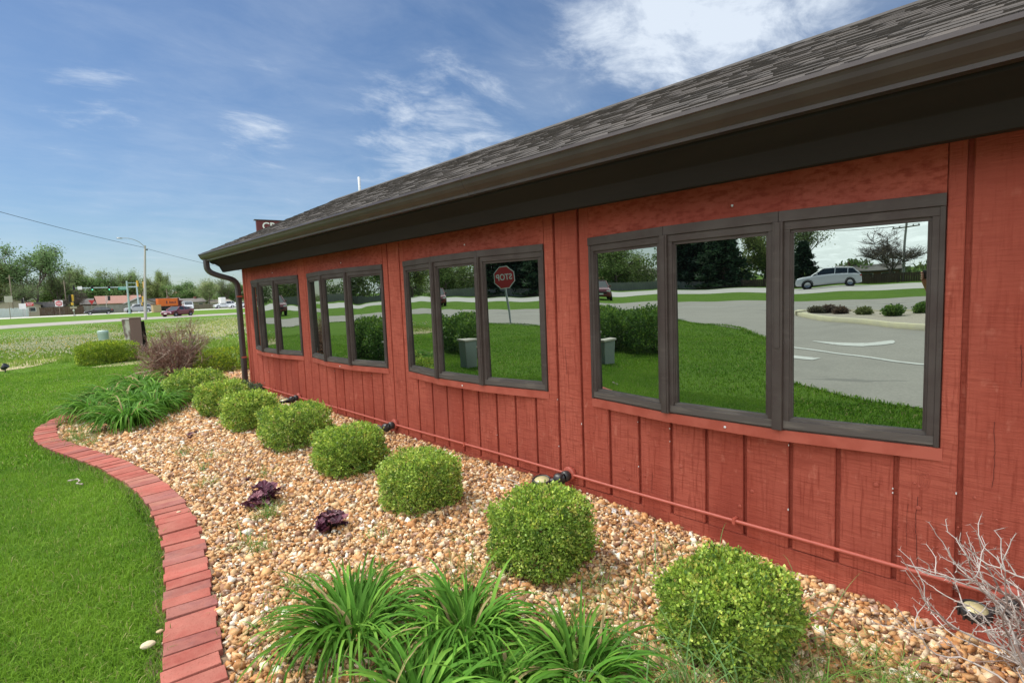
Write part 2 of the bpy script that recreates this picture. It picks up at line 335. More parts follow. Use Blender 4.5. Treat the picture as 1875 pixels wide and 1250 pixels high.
# kerb island
isl = catmull([(-15.3, 1.35), (-13.4, .65), (-11.7, -.3), (-9.9, -1.4), (-8.4, -3.2), (-8.2, -6), (-10.5, -8), (-13.5, -6.5), (-15.2, -2.4), (-16.6, .1), (-16.4, 1.3), (-15.3, 1.35)], .4)
cen = isl.mean(0)
def ring(poly, s, z): return [(cen[0] + (x - cen[0]) * s, cen[1] + (y - cen[1]) * s, z) for x, y in poly]
n = len(isl)
V = ring(isl, 1.0, 0) + ring(isl, 1.0, .14) + ring(isl, .955, .15) + ring(isl, .955, .08)
F = [(r * n + i, r * n + (i + 1) % n, (r + 1) * n + (i + 1) % n, (r + 1) * n + i) for r in range(3) for i in range(n)]
m_kerb = mat('kerb paint', (.72, .66, .42), .8, noise=[(4, .6, (.6, .55, .42), 6)])
tag(bulk('kerb', V, F, m_kerb), kind='structure')
m_isl = mat('island gravel', (.42, .36, .28), .95, noise=[(30, .8, (.6, .54, .45), 4), (50, .6, (.28, .22, .16), 3, (1, 1, 1), (.5, .7))], bump=(40, 1, .03))
me = bpy.data.meshes.new('island'); me.from_pydata([(*p,) for p in ring(isl, .957, .10)], [], [tuple(range(n))]); me.materials.append(m_isl)
o = bpy.data.objects.new('traffic_island', me); C.objects.link(o); tag(o, kind='structure')

# ------------------------------------------------------------------ building
BY0, BY1 = -4.0, 9.55
bld = empty('restaurant_building', (D, BY1, 0), 0, 'long low red wooden building with brown trim and four bow windows beside the gravel bed', 'building')
bpy.context.view_layer.update()
def bpart(o): 
    o.parent = bld; o.matrix_parent_inverse = Matrix.Translation((-D, -BY1, 0)); return o
WINY = [(.45, 2.364), (2.786, 4.69), (5.10, 7.014), (7.317, 9.18)]
WZ0, WZ1 = .755, 1.849
ZB = .10; ZT = 2.10
w = MB()
w.box((D + .026, BY0, -.3), (D + .2, BY1 - .012, 2.29))                  # backing (groove bottoms)
w.box((D - .004, BY0, -.25), (D + .026, BY1 - .004, ZB - .004))         # skirt board
edges = []
k = -18
while .373 + .2315 * k < BY1 - .08: edges.append(.373 + .2315 * k + random.uniform(-.006, .006)); k += 1
edges.append(BY1 - .03)
for i in range(len(edges) - 1):
    a, b = edges[i] + .013, edges[i + 1] - .009
    if i == len(edges) - 2: b = edges[i + 1]
    ztop = ZT
    # cut by windows: below the sill the boards stop at the sill lip
    zb = ZB + random.uniform(-.004, .003)
    mid = (a + b) / 2
    win = next(((p, q) for p, q in WINY if p - .02 < b and a < q + .02), None)
    dx = random.uniform(-.0015, .0015)
    def board(y0, y1, z0, z1, c=(1, 1, 1)):
        if y1 - y0 < .01: return
        x = D + dx; e = .004
        w.add([(x + .029, y0, z0), (x + e, y0, z0), (x, y0 + e, z0), (x, y1 - e, z0), (x + e, y1, z0), (x + .029, y1, z0),
               (x + .029, y0, z1), (x + e, y0, z1), (x, y0 + e, z1), (x, y1 - e, z1), (x + e, y1, z1), (x + .029, y1, z1)],
              [(0, 6, 7, 1), (1, 7, 8, 2), (2, 8, 9, 3), (3, 9, 10, 4), (4, 10, 11, 5), (0, 1, 2, 3, 4, 5), (11, 10, 9, 8, 7, 6)])
    if win is None: board(a, b, zb, ztop)
    else:
        board(a, b, zb, WZ0 - .01)
        if a < win[0] - .012: board(a, win[0] - .002, WZ0 - .0098, ztop)
        if b > win[1] + .012: board(win[1] + .002, b, WZ0 - .0098, ztop)
wo = bpart(w.build('wall', m_wall))
# headers above windows (smooth boards), filler bits
h = MB()
for p, q in WINY: h.box((D - .001, p - .0, WZ1 - .06), (D + .0185, q + .0, ZT))
m_header = mat('header red', (.42, .10, .067), .75, spec=.15, noise=[(5, .6, (.33, .062, .038), 6), (24, .85, (.26, .045, .028), 3, (1, .8, 2.2), (.42, .7))], bump=[(26, .8, .008, (1, 2.2, .8)), (300, .3, .001)])
bpart(h.build('header_board', m_header))
# corner board, side and back walls
c = MB()
c.box((D - .016, BY1 - .045, -.2), (D + .05, BY1 + .012, 2.06))
bpart(c.build('corner_board', m_trimred, bevel=.003))
c = MB()
c.prism([(D + .05, -.25), (9.0, -.25), (9.0, 3.22), (4.85, 3.22), (D + .05, 2.35)], BY0, BY1, 'y')
bpart(c.build('end_wall', m_wall))
# screws / knots / plugs on the wall
s = MB()
for k in range(90):
    y = random.uniform(-.3, 9.3); z = random.choice([random.uniform(.2, .62), random.uniform(.2, .62), random.uniform(.8, 1.9)])
    if z > .7 and any(p - .1 < y < q + .1 for p, q in WINY): z = random.uniform(.2, .6)
    r = random.choice([.004, .005, .006, .011])
    s.lathe([(r, 0), (r * .9, .003), (r * .3, .0035), (0, .0035)], 10, T(D - .0015, y, z) @ Matrix.Rotation(-math.pi / 2, 4, 'Y'))
bpart(s.build('nail_head', m_trimred)); tag(bpy.data.objects['nail_head'], kind='stuff')
s = MB()
for p, q in WINY:
    for z in (WZ1 + .075, WZ0 - .028):
        y = (p + q) / 2 - .04; s.lathe([(.007, 0), (.006, .004), (0, .005)], 10, T(D - (.012 if z > 1 else .105), y, z) @ Matrix.Rotation(-math.pi / 2, 4, 'Y'))
o = bpart(s.build('screw_cap', m_white)); o['kind'] = 'stuff'

s = MB()
rr_ = random.Random(8)
for e_ in edges:
    for k in range(rr_.choice([0, 0, 1, 2]) if e_ < 3.4 and e_ > -.4 else rr_.choice([0, 0, 1])):
        z = rr_.uniform(.2, .7) if any(p - .1 < e_ < q + .1 for p, q in WINY) else rr_.uniform(.2, 1.2); hh = rr_.uniform(.003, .012)
        s.box((D - .0005, e_ + .010, z), (D + .004, e_ + .0145, z + hh))
o = bpart(s.build('paint_chip', m_white)); o['kind'] = 'stuff'
# long drying cracks and knots in the boards
s = MB()
for (y, z0, z1) in ((.52, .18, .52), (.555, .28, .48), (.20, 1.05, 1.22), (.16, .72, 1.0), (2.62, .5, .68), (2.6, .9, 1.1), (4.93, .6, .8), (.27, .62, .9), (1.9, .2, .33), (-.02, .5, .9)):
    ph_ = rr_.uniform(0, 6); pts = [(D - .0018, y + .004 * math.sin(z * 14 + ph_) + rr_.gauss(0, .0008), z) for z in np.linspace(z0, z1, 22)]; w_ = rr_.uniform(.0006, .0012)
    for a_, b_ in zip(pts[:-1], pts[1:]): s.add([(a_[0], a_[1] - w_, a_[2]), (b_[0], b_[1] - w_, b_[2]), (b_[0], b_[1] + w_, b_[2]), (a_[0], a_[1] + w_, a_[2])], [(0, 1, 2, 3)])
for (y, z) in ((.50, .60), (.56, .42), (.62, .30), (.17, 1.28)):
    pass
kn = MB()
for (y, z, hgt_) in ((.50, .60, .05), (.17, 1.28, .06), (.54, .36, .04)):
    for rr2 in (.35, .65, 1.0): kn.tube([(D - .0012, y + rr2 * .022 * math.cos(a) * (1 + .12 * math.sin(3 * a)), z + rr2 * hgt_ * math.sin(a) * (1 + .1 * math.cos(2 * a))) for a in np.linspace(0, 6.2, 24)], .0010, 4)
o = bpart(kn.build('knot', m_trimred)); o['kind'] = 'stuff'
m_crack = mat('crack', (.10, .02, .015), .9)
o = bpart(s.build('wood_crack', m_crack)); o['kind'] = 'stuff'

# bow windows
def bow(p, q, bul):
    w3 = (q - p) / 3
    return [Vector((D, p, 0)), Vector((D - bul, p + w3, 0)), Vector((D - bul, q - w3, 0)), Vector((D, q, 0))]
def seg_frame(a, b):
    t = (b - a).normalized(); nrm = Vector((-t.y, t.x, 0));
    if nrm.x > 0: nrm = -nrm
    return t, nrm
def slab(mb, a, b, z0, z1, o0, o1, u0=0, u1=None, tilt=0, zr=None):
    """board along segment a->b between heights, offset o0 (inner) to o1 (outer) along the outward normal"""
    t, nn = seg_frame(a, b); Ln = (b - a).length; u1 = Ln if u1 is None else u1
    def P(u, o, z): v = a + t * u + nn * (o + ((z - WZ0) * tilt)); return (v.x, v.y, z)
    mb.hexa([P(u0, o0, z0), P(u1, o0, z0), P(u1, o1, z0), P(u0, o1, z0), P(u0, o0, z1), P(u1, o0, z1), P(u1, o1, z1), P(u0, o1, z1)])
TILT = .0087
BUL = .103
for wi, (p, q) in enumerate(WINY):
    pts = bow(p, q, BUL)
    fr = MB(); we = MB()
    # filler core: top and bottom caps between wall and bow
    for z0, z1 in ((WZ1 - .045, WZ1 - .004), (WZ0 + .002, WZ0 + .03)):
        P2 = [(v.x + .004, v.y) for v in pts] + [(D + .02, q), (D + .02, p)]
        fr.prism([(x, y) for x, y in P2], z0, z1, 'z')
    back = MB()
    for i in range(3):
        a, b = pts[i], pts[i + 1]; Ln = (b - a).length
        h0 = .020 if i == 0 else .024; h1 = .020 if i == 2 else .024
        # head trim board, sloping rails
        slab(fr, a, b, WZ1 - .052, WZ1, -.01, .016)
        # sash: outer frame
        for (z0, z1, mb) in ((WZ1 - .092, WZ1 - .0525, fr), (WZ0 + .012, WZ0 + .052, we)):
            slab(mb, a, b, z0, z1, -.03, .006, h0, Ln - h1)
        slab(fr, a, b, WZ0 + .0525, WZ1 - .0925, -.03, .006, h0, h0 + .026)
        slab(fr, a, b, WZ0 + .0525, WZ1 - .0925, -.03, .006, Ln - h1 - .026, Ln - h1)
        # inner stop
        u0, u1 = h0 + .029, Ln - h1 - .029; z0, z1 = WZ0 + .055, WZ1 - .0955
        slab(fr, a, b, z1 - .014, z1 + .01, -.0305, -.0065, u0 - .008, u1 + .008); slab(we, a, b, z0 - .01, z0 + .014, -.0305, -.0065, u0 - .008, u1 + .008)
        slab(fr, a, b, z0 + .0142, z1 - .0142, -.03, -.006, u0 - .01, u0 + .012); slab(fr, a, b, z0 + .0142, z1 - .0142, -.03, -.006, u1 - .012, u1 + .01)
        slab(fr, a, b, z0 + .0142, z1 - .0142, -.03, .000, u0 - .01, u0 + .005); slab(fr, a, b, z0 + .0142, z1 - .0142, -.03, .000, u1 - .005, u1 + .01)
        # thin recess backing between sash and stop
        slab(back, a, b, WZ0 + .04, WZ1 - .08, -.034, -.0305, h0 + .01, Ln - h1 - .01)
    # mullion posts
    for i in (1, 2):
        v = pts[i]; ang = 0
        fr.prism([(v.x - .022, v.y - .024), (v.x - .022, v.y + .024), (v.x + .03, v.y + .026), (v.x + .03, v.y - .026)], WZ0 + .004, WZ1 - .0525, 'z')
        fr.prism([(v.x - .027, v.y - .013), (v.x - .027, v.y + .013), (v.x - .0215, v.y + .013), (v.x - .0215, v.y - .013)], (WZ0 + .42 if (wi, i) == (0, 1) else WZ0 + .006), WZ1 - .0525, 'z')
    for v, s_ in ((pts[0], 1), (pts[3], -1)):
        fr.box((D - .012, min(v.y, v.y + .019 * s_), WZ0 + .004), (D + .02, max(v.y, v.y + .019 * s_), WZ1 - .0525))
    win = bpart(fr.build('window', m_frame, bevel=.0015))
    win['label'] = ['bow window nearest the camera, reflecting the road and parking lot', 'bow window reflecting the stop sign', 'second bow window from the far corner', 'bow window nearest the far corner with the downspout'][wi]
    bo = back.build('glazing_bed', m_black, win)
    rl = we.build('bottom_rail', m_framed, win, bevel=.0015)
    for i in range(3):
        a, b = pts[i], pts[i + 1]; Ln = (b - a).length; t, nn = seg_frame(a, b)
        g = MB()
        # wavy, slightly tilted glass: top leans out
        zc = (WZ0 + WZ1) / 2
        def P(u, z): v = a + t * u + nn * (-.018 + (z - zc) * TILT); return (v.x, v.y, z)
        def P2(u, z): v = a + t * u + nn * (-.022 + (z - zc) * TILT); return (v.x, v.y, z)
        u0, u1, z0, z1 = .04, Ln - .04, WZ0 + .058, WZ1 - .098
        q4 = [P(u0, z0), P(u1, z0), P(u1, z1), P(u0, z1)]; q5 = [P2(u0, z0), P2(u1, z0), P2(u1, z1), P2(u0, z1)]
        g.hexa([q4[0], q4[1], q5[1], q5[0], q4[3], q4[2], q5[2], q5[3]])
        g.build('pane', m_glass, win)
    # red lip under the bow
    lp = MB(); pl = bow(p - .012, q + .004, BUL - .006)
    for i in range(3):
        a, b = pl[i], pl[i + 1]
        slab(lp, a, b, WZ0 - .055, WZ0 + .001, -.02, .004)
    lp.prism([(v.x + .002, v.y) for v in pl] + [(D + .015, q), (D + .015, p)], WZ0 - .05, WZ0 - .004, 'z')
    lp.build('sill', m_trimred, win)

# conduit with junction boxes and floodlights
FX = [.196, 2.578, 5.0, 7.53]
c = MB()
pp = [(D - .03, y, .178 + .0025 * math.sin(y * 2.3)) for y in np.arange(-3.9, 9.5, .25)]
c.tube(pp, .0105, 8)
for y in (1.35, 3.8, 6.3, 8.5): c.box((D - .044, y - .008, .162), (D + .001, y + .008, .194))
bpart(c.build('conduit', m_pipe))
m_lens = mat('lamp lens', (.55, .50, .28), .25, spec=.6)
for y in FX:
    j = MB(); R = Matrix.Rotation(-math.pi / 2, 4, 'Y')
    j.lathe([(.048, 0), (.052, .004), (.052, .03), (.046, .036), (.02, .036), (0, .036)], 20, T(D - .004, y, .178) @ R)
    jb = bpart(j.build('junction_box', m_pipe))
    f = MB()
    f.lathe([(.0, 0), (.022, 0), (.026, .01), (.026, .028), (.018, .034)], 14, T(D - .04, y, .17) @ R)
    f.tube([(D - .07, y, .168), (D - .085, y + .01, .162)], [.021, .019], 12)
    f.lathe([(0, -.02), (.026, -.02), (.028, -.012), (.028, .014), (.024, .02), (0, .02)], 14, T(D - .088, y + .012, .16) @ Matrix.Rotation(math.pi / 2, 4, 'X'))
    f.tube([(D - .09, y + .02, .158), (D - .115, y + .05, .147)], [.013, .012], 10)
    hx, hy = D - .135, y + .085
    f.lathe([(0, -.022), (.036, -.022), (.045, -.014), (.047, .012), (.044, .017), (.038, .018), (.036, .014)], 24, T(hx, hy, .142, 0, .1, -.14))
    for a in range(12):
        an = a * math.pi / 6; f.box((.044, -.003, -.02), (.050, .003, .01), T=T(hx, hy, .142, 0, .1, -.14) @ Matrix.Rotation(an, 4, 'Z'))
    ks = 1.15 if y < 1 else 1.5; sc_ = lambda vs: [(D - .04 + (a - D + .04) * ks, y + (b - y) * ks, .17 + (c - .17) * ks) for a, b, c in vs]
    f.v = sc_(f.v)
    fl = bpart(f.build('floodlight', m_black, bevel=0))
    l = MB(); l.lathe([(.0361, .012), (.036, .0135), (.0, .0145)], 24, T(hx, hy, .142, 0, .1, -.14)); l.v = sc_(l.v); l.build('lens', m_lens, fl)

# soffit / fascia, gutter, roof
YE = 9.86
f = MB()
f.prism([(2.50, 2.19), (2.50, 2.172), (2.61, 2.112), (2.625, 2.104), (2.672, 2.012), (2.70, 2.010), (D + .015, 2.055), (D + .015, 2.3), (2.62, 2.32)], BY0, YE - .17, 'y')
bpart(f.build('soffit', m_soffit, bevel=.003))
f = MB()
f.prism([(2.492, 2.186), (2.492, 2.30), (2.515, 2.30), (2.515, 2.186)], BY0, YE - .03, 'y')
f.prism([(2.56, 2.141), (2.515, 2.165), (2.5155, 2.25), (2.60, 2.25)], YE - .168, YE - .10, 'y')
bpart(f.build('fascia_board', m_soffit))
G = [(2.380, 2.304), (2.378, 2.286), (2.386, 2.281), (2.392, 2.270), (2.398, 2.252), (2.412, 2.232), (2.436, 2.214), (2.446, 2.204), (2.448, 2.188), (2.488, 2.186), (2.488, 2.302)]
g = MB()
n = len(G)
inner = [(2.480, 2.302), (2.480, 2.196), (2.455, 2.197), (2.452, 2.212), (2.420, 2.240), (2.405, 2.258), (2.398, 2.285), (2.396, 2.304)]
full = G + inner
ysec = [BY0, YE]; vs = []
for y in ysec: vs += [(a, y, b) for a, b in full]
m_ = len(full)
g.add(vs, [(i, (i + 1) % m_, m_ + (i + 1) % m_, m_ + i) for i in range(m_)], sm=False)
g.prism([(a, b) for a, b in G], YE, YE + .003, 'y')
for k_ in range(22): g.box((2.381, -3.6 + k_ * .61, 2.3042), (2.487, -3.575 + k_ * .61, 2.307))
bpart(g.build('gutter', m_gutter))
g = MB(); cx2 = [(a - .0018 if a < 2.47 else a + .0018, b - (.0018 if b < 2.2 else 0)) for a, b in G]
g.prism(cx2, 3.02, 3.09, 'y'); bpart(g.build('gutter_joint', m_gutter))
# shingles
PITCH = .45; RX0, RZ0 = 2.462, 2.325; RXT = 4.8; YR = 9.90
base = MB()
zt = RZ0 + PITCH * (RXT - RX0)
base.prism([(RX0, RZ0 - .03), (RX0, RZ0), (RXT, zt), (9.3, zt), (9.3, zt - .1), (RXT, zt - .13), (2.6, 2.325)], BY0, YR - .02, 'y')
roof = bpart(base.build('roof', m_shingle))
sh = MB()
ex = .125; L_ = (RXT - RX0) * math.sqrt(1 + PITCH ** 2); nrow = int(L_ / ex) + 1
ca, sa = 1 / math.sqrt(1 + PITCH ** 2), PITCH / math.sqrt(1 + PITCH ** 2)
for r in range(nrow):
    y = BY0 - random.uniform(0, .2); s0 = r * ex
    while y < YR:
        wd = random.choice([.06, .09, .12, .16]) * random.uniform(.9, 1.1); y1 = min(y + wd, YR)
        hi = random.random() < .5
        th = (.012 if hi else .006) + random.uniform(0, .002); over = random.uniform(0, .003) + (.0 if hi else -.004)
        sA = s0 - over - (.02 if r == 0 else 0); sB = min(s0 + ex + .05, L_)
        v = random.uniform(.9, 1.06) * (.93 if hi else 1.0); cc = (.095 * v, .079 * v, .067 * v)
        if random.random() < .15: cc = (.12 * v, .10 * v, .085 * v)
        def P(s, h, yy): return (RX0 + s * ca - h * sa, yy, RZ0 + s * sa + h * ca)
        if y1 > BY0 + .0 and y1 - y > .01:
            yy0 = max(y, BY0) + .001; yy1 = y1 - .001; st = random.uniform(0, .002)
            sh.hexa([P(sA, .001, yy0), P(sA, .001, yy1), P(sB, .0012, yy1), P(sB, .0012, yy0), P(sA, th + st, yy0), P(sA, th + st, yy1), P(sB, .003, yy1), P(sB, .003, yy0)], cc)
        y = y1
# ridge cap
y = BY0
while y < YR:
    v = random.uniform(.6, 1.1); y1 = min(y + .14, YR)
    sh.prism([(RXT - .14, zt - .05), (RXT, zt + .022), (RXT + .12, zt + .018), (RXT + .12, zt + .002), (RXT, zt + .004), (RXT - .14, zt - .062)], y, y1, 'y', (.10 * v, .086 * v, .074 * v)); y = y1 + .001
sho = sh.build('shingles', m_shingle, roof, col=True)
# rake edge metal
rk = MB(); rk.hexa([(RX0, YR - .018, RZ0 - .06), (RXT, YR - .018, zt - .12), (RXT, YR + .006, zt - .12), (RX0, YR + .006, RZ0 - .06), (RX0, YR - .018, RZ0 + .002), (RXT, YR - .018, zt + .0), (RXT, YR + .006, zt + .0), (RX0, YR + .006, RZ0 + .002)])
bpart(rk.build('rake_board', m_soffit))
# pipe vent on the ridge
v = MB(); v.lathe([(.075, -.02), (.07, .03), (.055, .045), (0.03, .05)], 16, T(4.93, 9.2, zt)); vb = bpart(v.build('vent_flashing', m_black))
v = MB(); v.lathe([(.022, .0), (.022, .31), (.018, .312), (.017, .25), (0, .25)], 14, T(4.93, 9.2, zt)); bpart(v.build('vent_pipe', m_white))
# downspout: rounded rectangular pipe swept along a curve
def spout(path, hw, hd, out):
    mb = MB(); P = catmull(path, .03) if False else None
    pts = [Vector(p) for p in path]
    vs = []; k = 12
    for i, p in enumerate(pts):
        t = (pts[min(i + 1, len(pts) - 1)] - pts[max(i - 1, 0)]).normalized(); side = Vector((0, 1, 0)); side = (side - t * side.dot(t)).normalized(); o2 = t.cross(side)
        for j in range(k):
            a = 2 * math.pi * (j + .5) / k; cx_, sy_ = math.cos(a), math.sin(a)
            e = .45; cx_ = math.copysign(abs(cx_) ** e, cx_); sy_ = math.copysign(abs(sy_) ** e, sy_)
            vs.append(p + side * hw * cx_ + o2 * hd * sy_)
    fs = [(i * k + j, i * k + (j + 1) % k, (i + 1) * k + (j + 1) % k, (i + 1) * k + j) for i in range(len(pts) - 1) for j in range(k)]
    mb.add(vs, fs, sm=False); mb.add(vs[-k:], [tuple(range(k))]); return mb
def curve3(P, step=.04):
    P = [np.array(p, float) for p in P]; o = []
    for i in range(len(P) - 1):
        a, b, c_, d = P[max(i - 1, 0)], P[i], P[i + 1], P[min(i + 2, len(P) - 1)]; k = max(2, int(np.linalg.norm(c_ - b) / step))
        for t in np.arange(k) / k: o.append(.5 * ((2 * b) + (-a + c_) * t + (2 * a - 5 * b + 4 * c_ - d) * t * t + (-a + 3 * b - 3 * c_ + d) * t ** 3))
    o.append(P[-1]); return o
dsp = curve3([(2.462, 9.745, 2.215), (2.462, 9.745, 2.11), (2.475, 9.745, 2.055), (2.52, 9.735, 2.005), (2.62, 9.72, 1.96), (2.74, 9.70, 1.92), (2.83, 9.69, 1.88), (2.872, 9.68, 1.81), (2.88, 9.68, 1.72)]) + [(2.88, 9.68, z) for z in (1.5, 1.0, .5, .2, .13)] + [(2.86, 9.69, .09), (2.80, 9.70, .06), (2.72, 9.71, .045)]
bpart(spout(dsp, .056, .040, 0).build('downspout', m_gutter))
for z_ in (.6, 1.6):
    b_ = MB(); b_.box((2.835, 9.618, z_), (2.925, 9.623, z_ + .025)); bpart(b_.build('downspout_strap', m_trimred))

# ------------------------------------------------------------------ garden
outc = catmull(OUT, .02)
seg = np.r_[0, np.cumsum(np.linalg.norm(np.diff(outc, axis=0), axis=1))]
BED = [tuple(p) for p in catmull(OUT, .25)] 
def bedz(x, y):
    x = np.asarray(x, float); y = np.asarray(y, float)
    side = np.clip((x - .6) / 2.2, 0, 1)
    return .012 + side * np.interp(y, [-1.5, .3, 1.5, 2.4, 9.6], [-.09, -.075, .0, .045, .09])
# bed sheet
bp = catmull(OUT, .15); cc = np.array([1.9, 5.0])
xs = np.arange(.05, 3.9, .12); ys = np.arange(-1.5, 13.8, .12); gx, gy = np.meshgrid(xs, ys)
P = np.stack([gx.ravel(), gy.ravel()], -1); ins = inpoly(P, BED).reshape(gx.shape) & ((gx < D + .03) | (gy > 9.62))
idx = np.arange(gx.size).reshape(gx.shape); V = np.c_[P, bedz(P[:, 0], P[:, 1])]
q = np.stack([idx[:-1, :-1], idx[:-1, 1:], idx[1:, 1:], idx[1:, :-1]], -1).reshape(-1, 4)
keep = ins.ravel()[q].any(1)
V[:, 2] -= .004; V[~ins.ravel(), 2] = -.012
tag(bulk('garden_bed', V, q[keep], m_soil), kind='structure')

# brick edging: every paver in the curve
def at(s): return np.array([np.interp(s, seg, outc[:, 0]), np.interp(s, seg, outc[:, 1])])
b_ = MB(); s = 2.6
while s < seg[-1] - 8.5:
    wd = .102; p0, p1 = at(s), at(s + wd); t = (p1 - p0) / np.linalg.norm(p1 - p0); nn = np.array([t[1], -t[0]])  # to the right = into the bed
    ln = .215 * random.uniform(.97, 1.03); j = random.uniform(-.010, .010); zt_ = .034 + random.uniform(-.004, .005)
    rc = random.random(); v = random.uniform(.68, .95)
    col = (.45 * v, .125 * v, .098 * v) if rc < .68 else ((.33 * v, .13 * v, .12 * v) if rc < .88 else (.46 * v, .21 * v, .16 * v))
    g = .0025; sk = random.uniform(-.02, .02)
    def cr(u, l): q_ = p0 + t * (u + sk * l) + nn * (l + j); return q_
    # inside of a curve the joints close up
    pi0, pi1 = at(s) , at(s + wd)
    t0 = (at(s + .05) - at(s - .05)); t0 /= np.linalg.norm(t0); t1 = (at(s + wd + .05) - at(s + wd - .05)); t1 /= np.linalg.norm(t1)
    n0 = np.array([t0[1], -t0[0]]); n1 = np.array([t1[1], -t1[0]])
    A = p0 + t * g + n0 * j; B = p1 - t * g + n1 * j; A2 = p0 + t * g + n0 * (ln + j); B2 = p1 - t * g + n1 * (ln + j)
    tz = random.uniform(-.003, .003)
    ta = random.uniform(-.004, .004); b_.hexa([(*A, -.05), (*B, -.05), (*B2, -.05), (*A2, -.05), (*A, zt_), (*B, zt_ + tz), (*B2, zt_ + tz + .004 + ta), (*A2, zt_ + .004 + ta)], col)
    s += wd + random.uniform(.001, .006)
o = b_.build('brick_edging', m_brick, col=True, bevel=.003); tag(o, 'curved edging of red clay bricks between the lawn and the gravel bed', 'garden edging')
BRICK_IN = []
for s_ in np.arange(2.5, seg[-1] - 8.4, .1):
    p0, p1 = at(s_ - .03), at(s_ + .03); t = (p1 - p0) / np.linalg.norm(p1 - p0); BRICK_IN.append(tuple(at(s_) + np.array([t[1], -t[0]]) * .225))
brick_outer = [tuple(at(s_)) for s_ in np.arange(2.5, seg[-1] - 8.4, .1)]
BRICKPOLY = brick_outer + BRICK_IN[::-1]

# gravel
ico = []; phi = (1 + 5 ** .5) / 2
icoV = np.array([(-1, phi, 0), (1, phi, 0), (-1, -phi, 0), (1, -phi, 0), (0, -1, phi), (0, 1, phi), (0, -1, -phi), (0, 1, -phi), (phi, 0, -1), (phi, 0, 1), (-phi, 0, -1), (-phi, 0, 1)]) / math.sqrt(1 + phi ** 2)
cubV = np.array([(-1, -1, -1), (1, -1, -1), (1, 1, -1), (-1, 1, -1), (-1, -1, 1), (1, -1, 1), (1, 1, 1), (-1, 1, 1)]) * .68
cubF = np.array([(0, 2, 1), (0, 3, 2), (4, 5, 6), (4, 6, 7), (0, 1, 5), (0, 5, 4), (1, 2, 6), (1, 6, 5), (2, 3, 7), (2, 7, 6), (3, 0, 4), (3, 4, 7)])
icoF = np.array([(0, 11, 5), (0, 5, 1), (0, 1, 7), (0, 7, 10), (0, 10, 11), (1, 5, 9), (5, 11, 4), (11, 10, 2), (10, 7, 6), (7, 1, 8), (3, 9, 4), (3, 4, 2), (3, 2, 6), (3, 6, 8), (3, 8, 9), (4, 9, 5), (2, 4, 11), (6, 2, 10), (8, 6, 7), (9, 8, 1)])
def rotmats(n):
    q = rng.normal(size=(n, 4)); q /= np.linalg.norm(q, axis=1)[:, None]; a, b, c, d = q.T
    return np.stack([1 - 2 * (c * c + d * d), 2 * (b * c - a * d), 2 * (b * d + a * c), 2 * (b * c + a * d), 1 - 2 * (b * b + d * d), 2 * (c * d - a * b), 2 * (b * d - a * c), 2 * (c * d + a * b), 1 - 2 * (b * b + c * c)], -1).reshape(n, 3, 3)
def pebbles(name, P, z, size, m, pal, label=None, **kw):
    half = int(len(P) * .35); A = _peb(P[:half], z[:half], size[:half], pal, icoV, icoF, .48); B = _peb(P[half:], z[half:], size[half:], pal, cubV, cubF, .5)
    return bulk(name, np.concatenate([A[0], B[0]]), np.concatenate([A[1], B[1] + len(A[0])]), m, col=np.concatenate([A[2], B[2]]))
def _peb(P, z, size, pal, bV, bF, jit):
    k = len(bV); n = len(P); V = np.repeat(bV[None], n, 0) * (1 + rng.uniform(-jit, .30, (n, k, 1))) + (rng.uniform(-.22, .22, (n, k, 3)) if k == 8 else 0)
    V = V * (size[:, None, None] * np.stack([np.ones(n), rng.uniform(.6, .95, n), rng.uniform(.4, .75, n)], -1)[:, None, :])
    R = rotmats(n); flat = rng.random(n) < .6
    yaw = rng.uniform(0, 6.28, n); Rz = np.zeros((n, 3, 3)); Rz[:, 0, 0] = np.cos(yaw); Rz[:, 0, 1] = -np.sin(yaw); Rz[:, 1, 0] = np.sin(yaw); Rz[:, 1, 1] = np.cos(yaw); Rz[:, 2, 2] = 1
    tl = rng.normal(0, .35, (n, 2)); Rt = np.repeat(np.eye(3)[None], n, 0); Rt[:, 2, 0] = tl[:, 0]; Rt[:, 0, 2] = -tl[:, 0]; Rt[:, 2, 1] = tl[:, 1]; Rt[:, 1, 2] = -tl[:, 1]
    R = np.where(flat[:, None, None], Rt @ Rz, R)
    V = np.einsum('nij,nvj->nvi', R, V) + np.c_[P, z][:, None, :]
    F = (bF[None] + k * np.arange(n)[:, None, None]).reshape(-1, 3)
    pal = np.array(pal); pr = pal[:, 3] / pal[:, 3].sum(); ci = rng.choice(len(pal), n, p=pr)
    col = pal[ci, :3] * rng.uniform(.8, 1.18, (n, 1)); col = np.repeat(np.clip(col, 0, .9), len(bF), 0)
    return V.reshape(-1, 3), F, col
pal = [(.56, .31, .135, 30), (.46, .22, .085, 18), (.64, .42, .22, 22), (.74, .59, .40, 15), (.27, .14, .08, 11), (.82, .75, .63, 5), (.46, .31, .23, 8)]
def samp(x0, x1, y0, y1, dens):
    n = int((x1 - x0) * (y1 - y0) * dens); return np.stack([rng.uniform(x0, x1, n), rng.uniform(y0, y1, n)], -1)
P = np.concatenate([samp(.1, 2.95, -.3, 3.2, 4200), samp(.1, 2.95, 3.2, 6.5, 3400), samp(.1, 3.9, 6.5, 13.7, 1900)])
P = P[inpoly(P, BED) & ~inpoly(P, BRICKPOLY) & ((P[:, 0] < D - .012) | (P[:, 1] > 9.7))]
rng.shuffle(P); n = len(P); sz = np.clip(rng.lognormal(math.log(.0132), .38, n), .006, .034) * np.where(P[:, 1] > 6.5, 1.3, 1.0)
z = bedz(P[:, 0], P[:, 1]) + rng.uniform(-.006, .014, n)
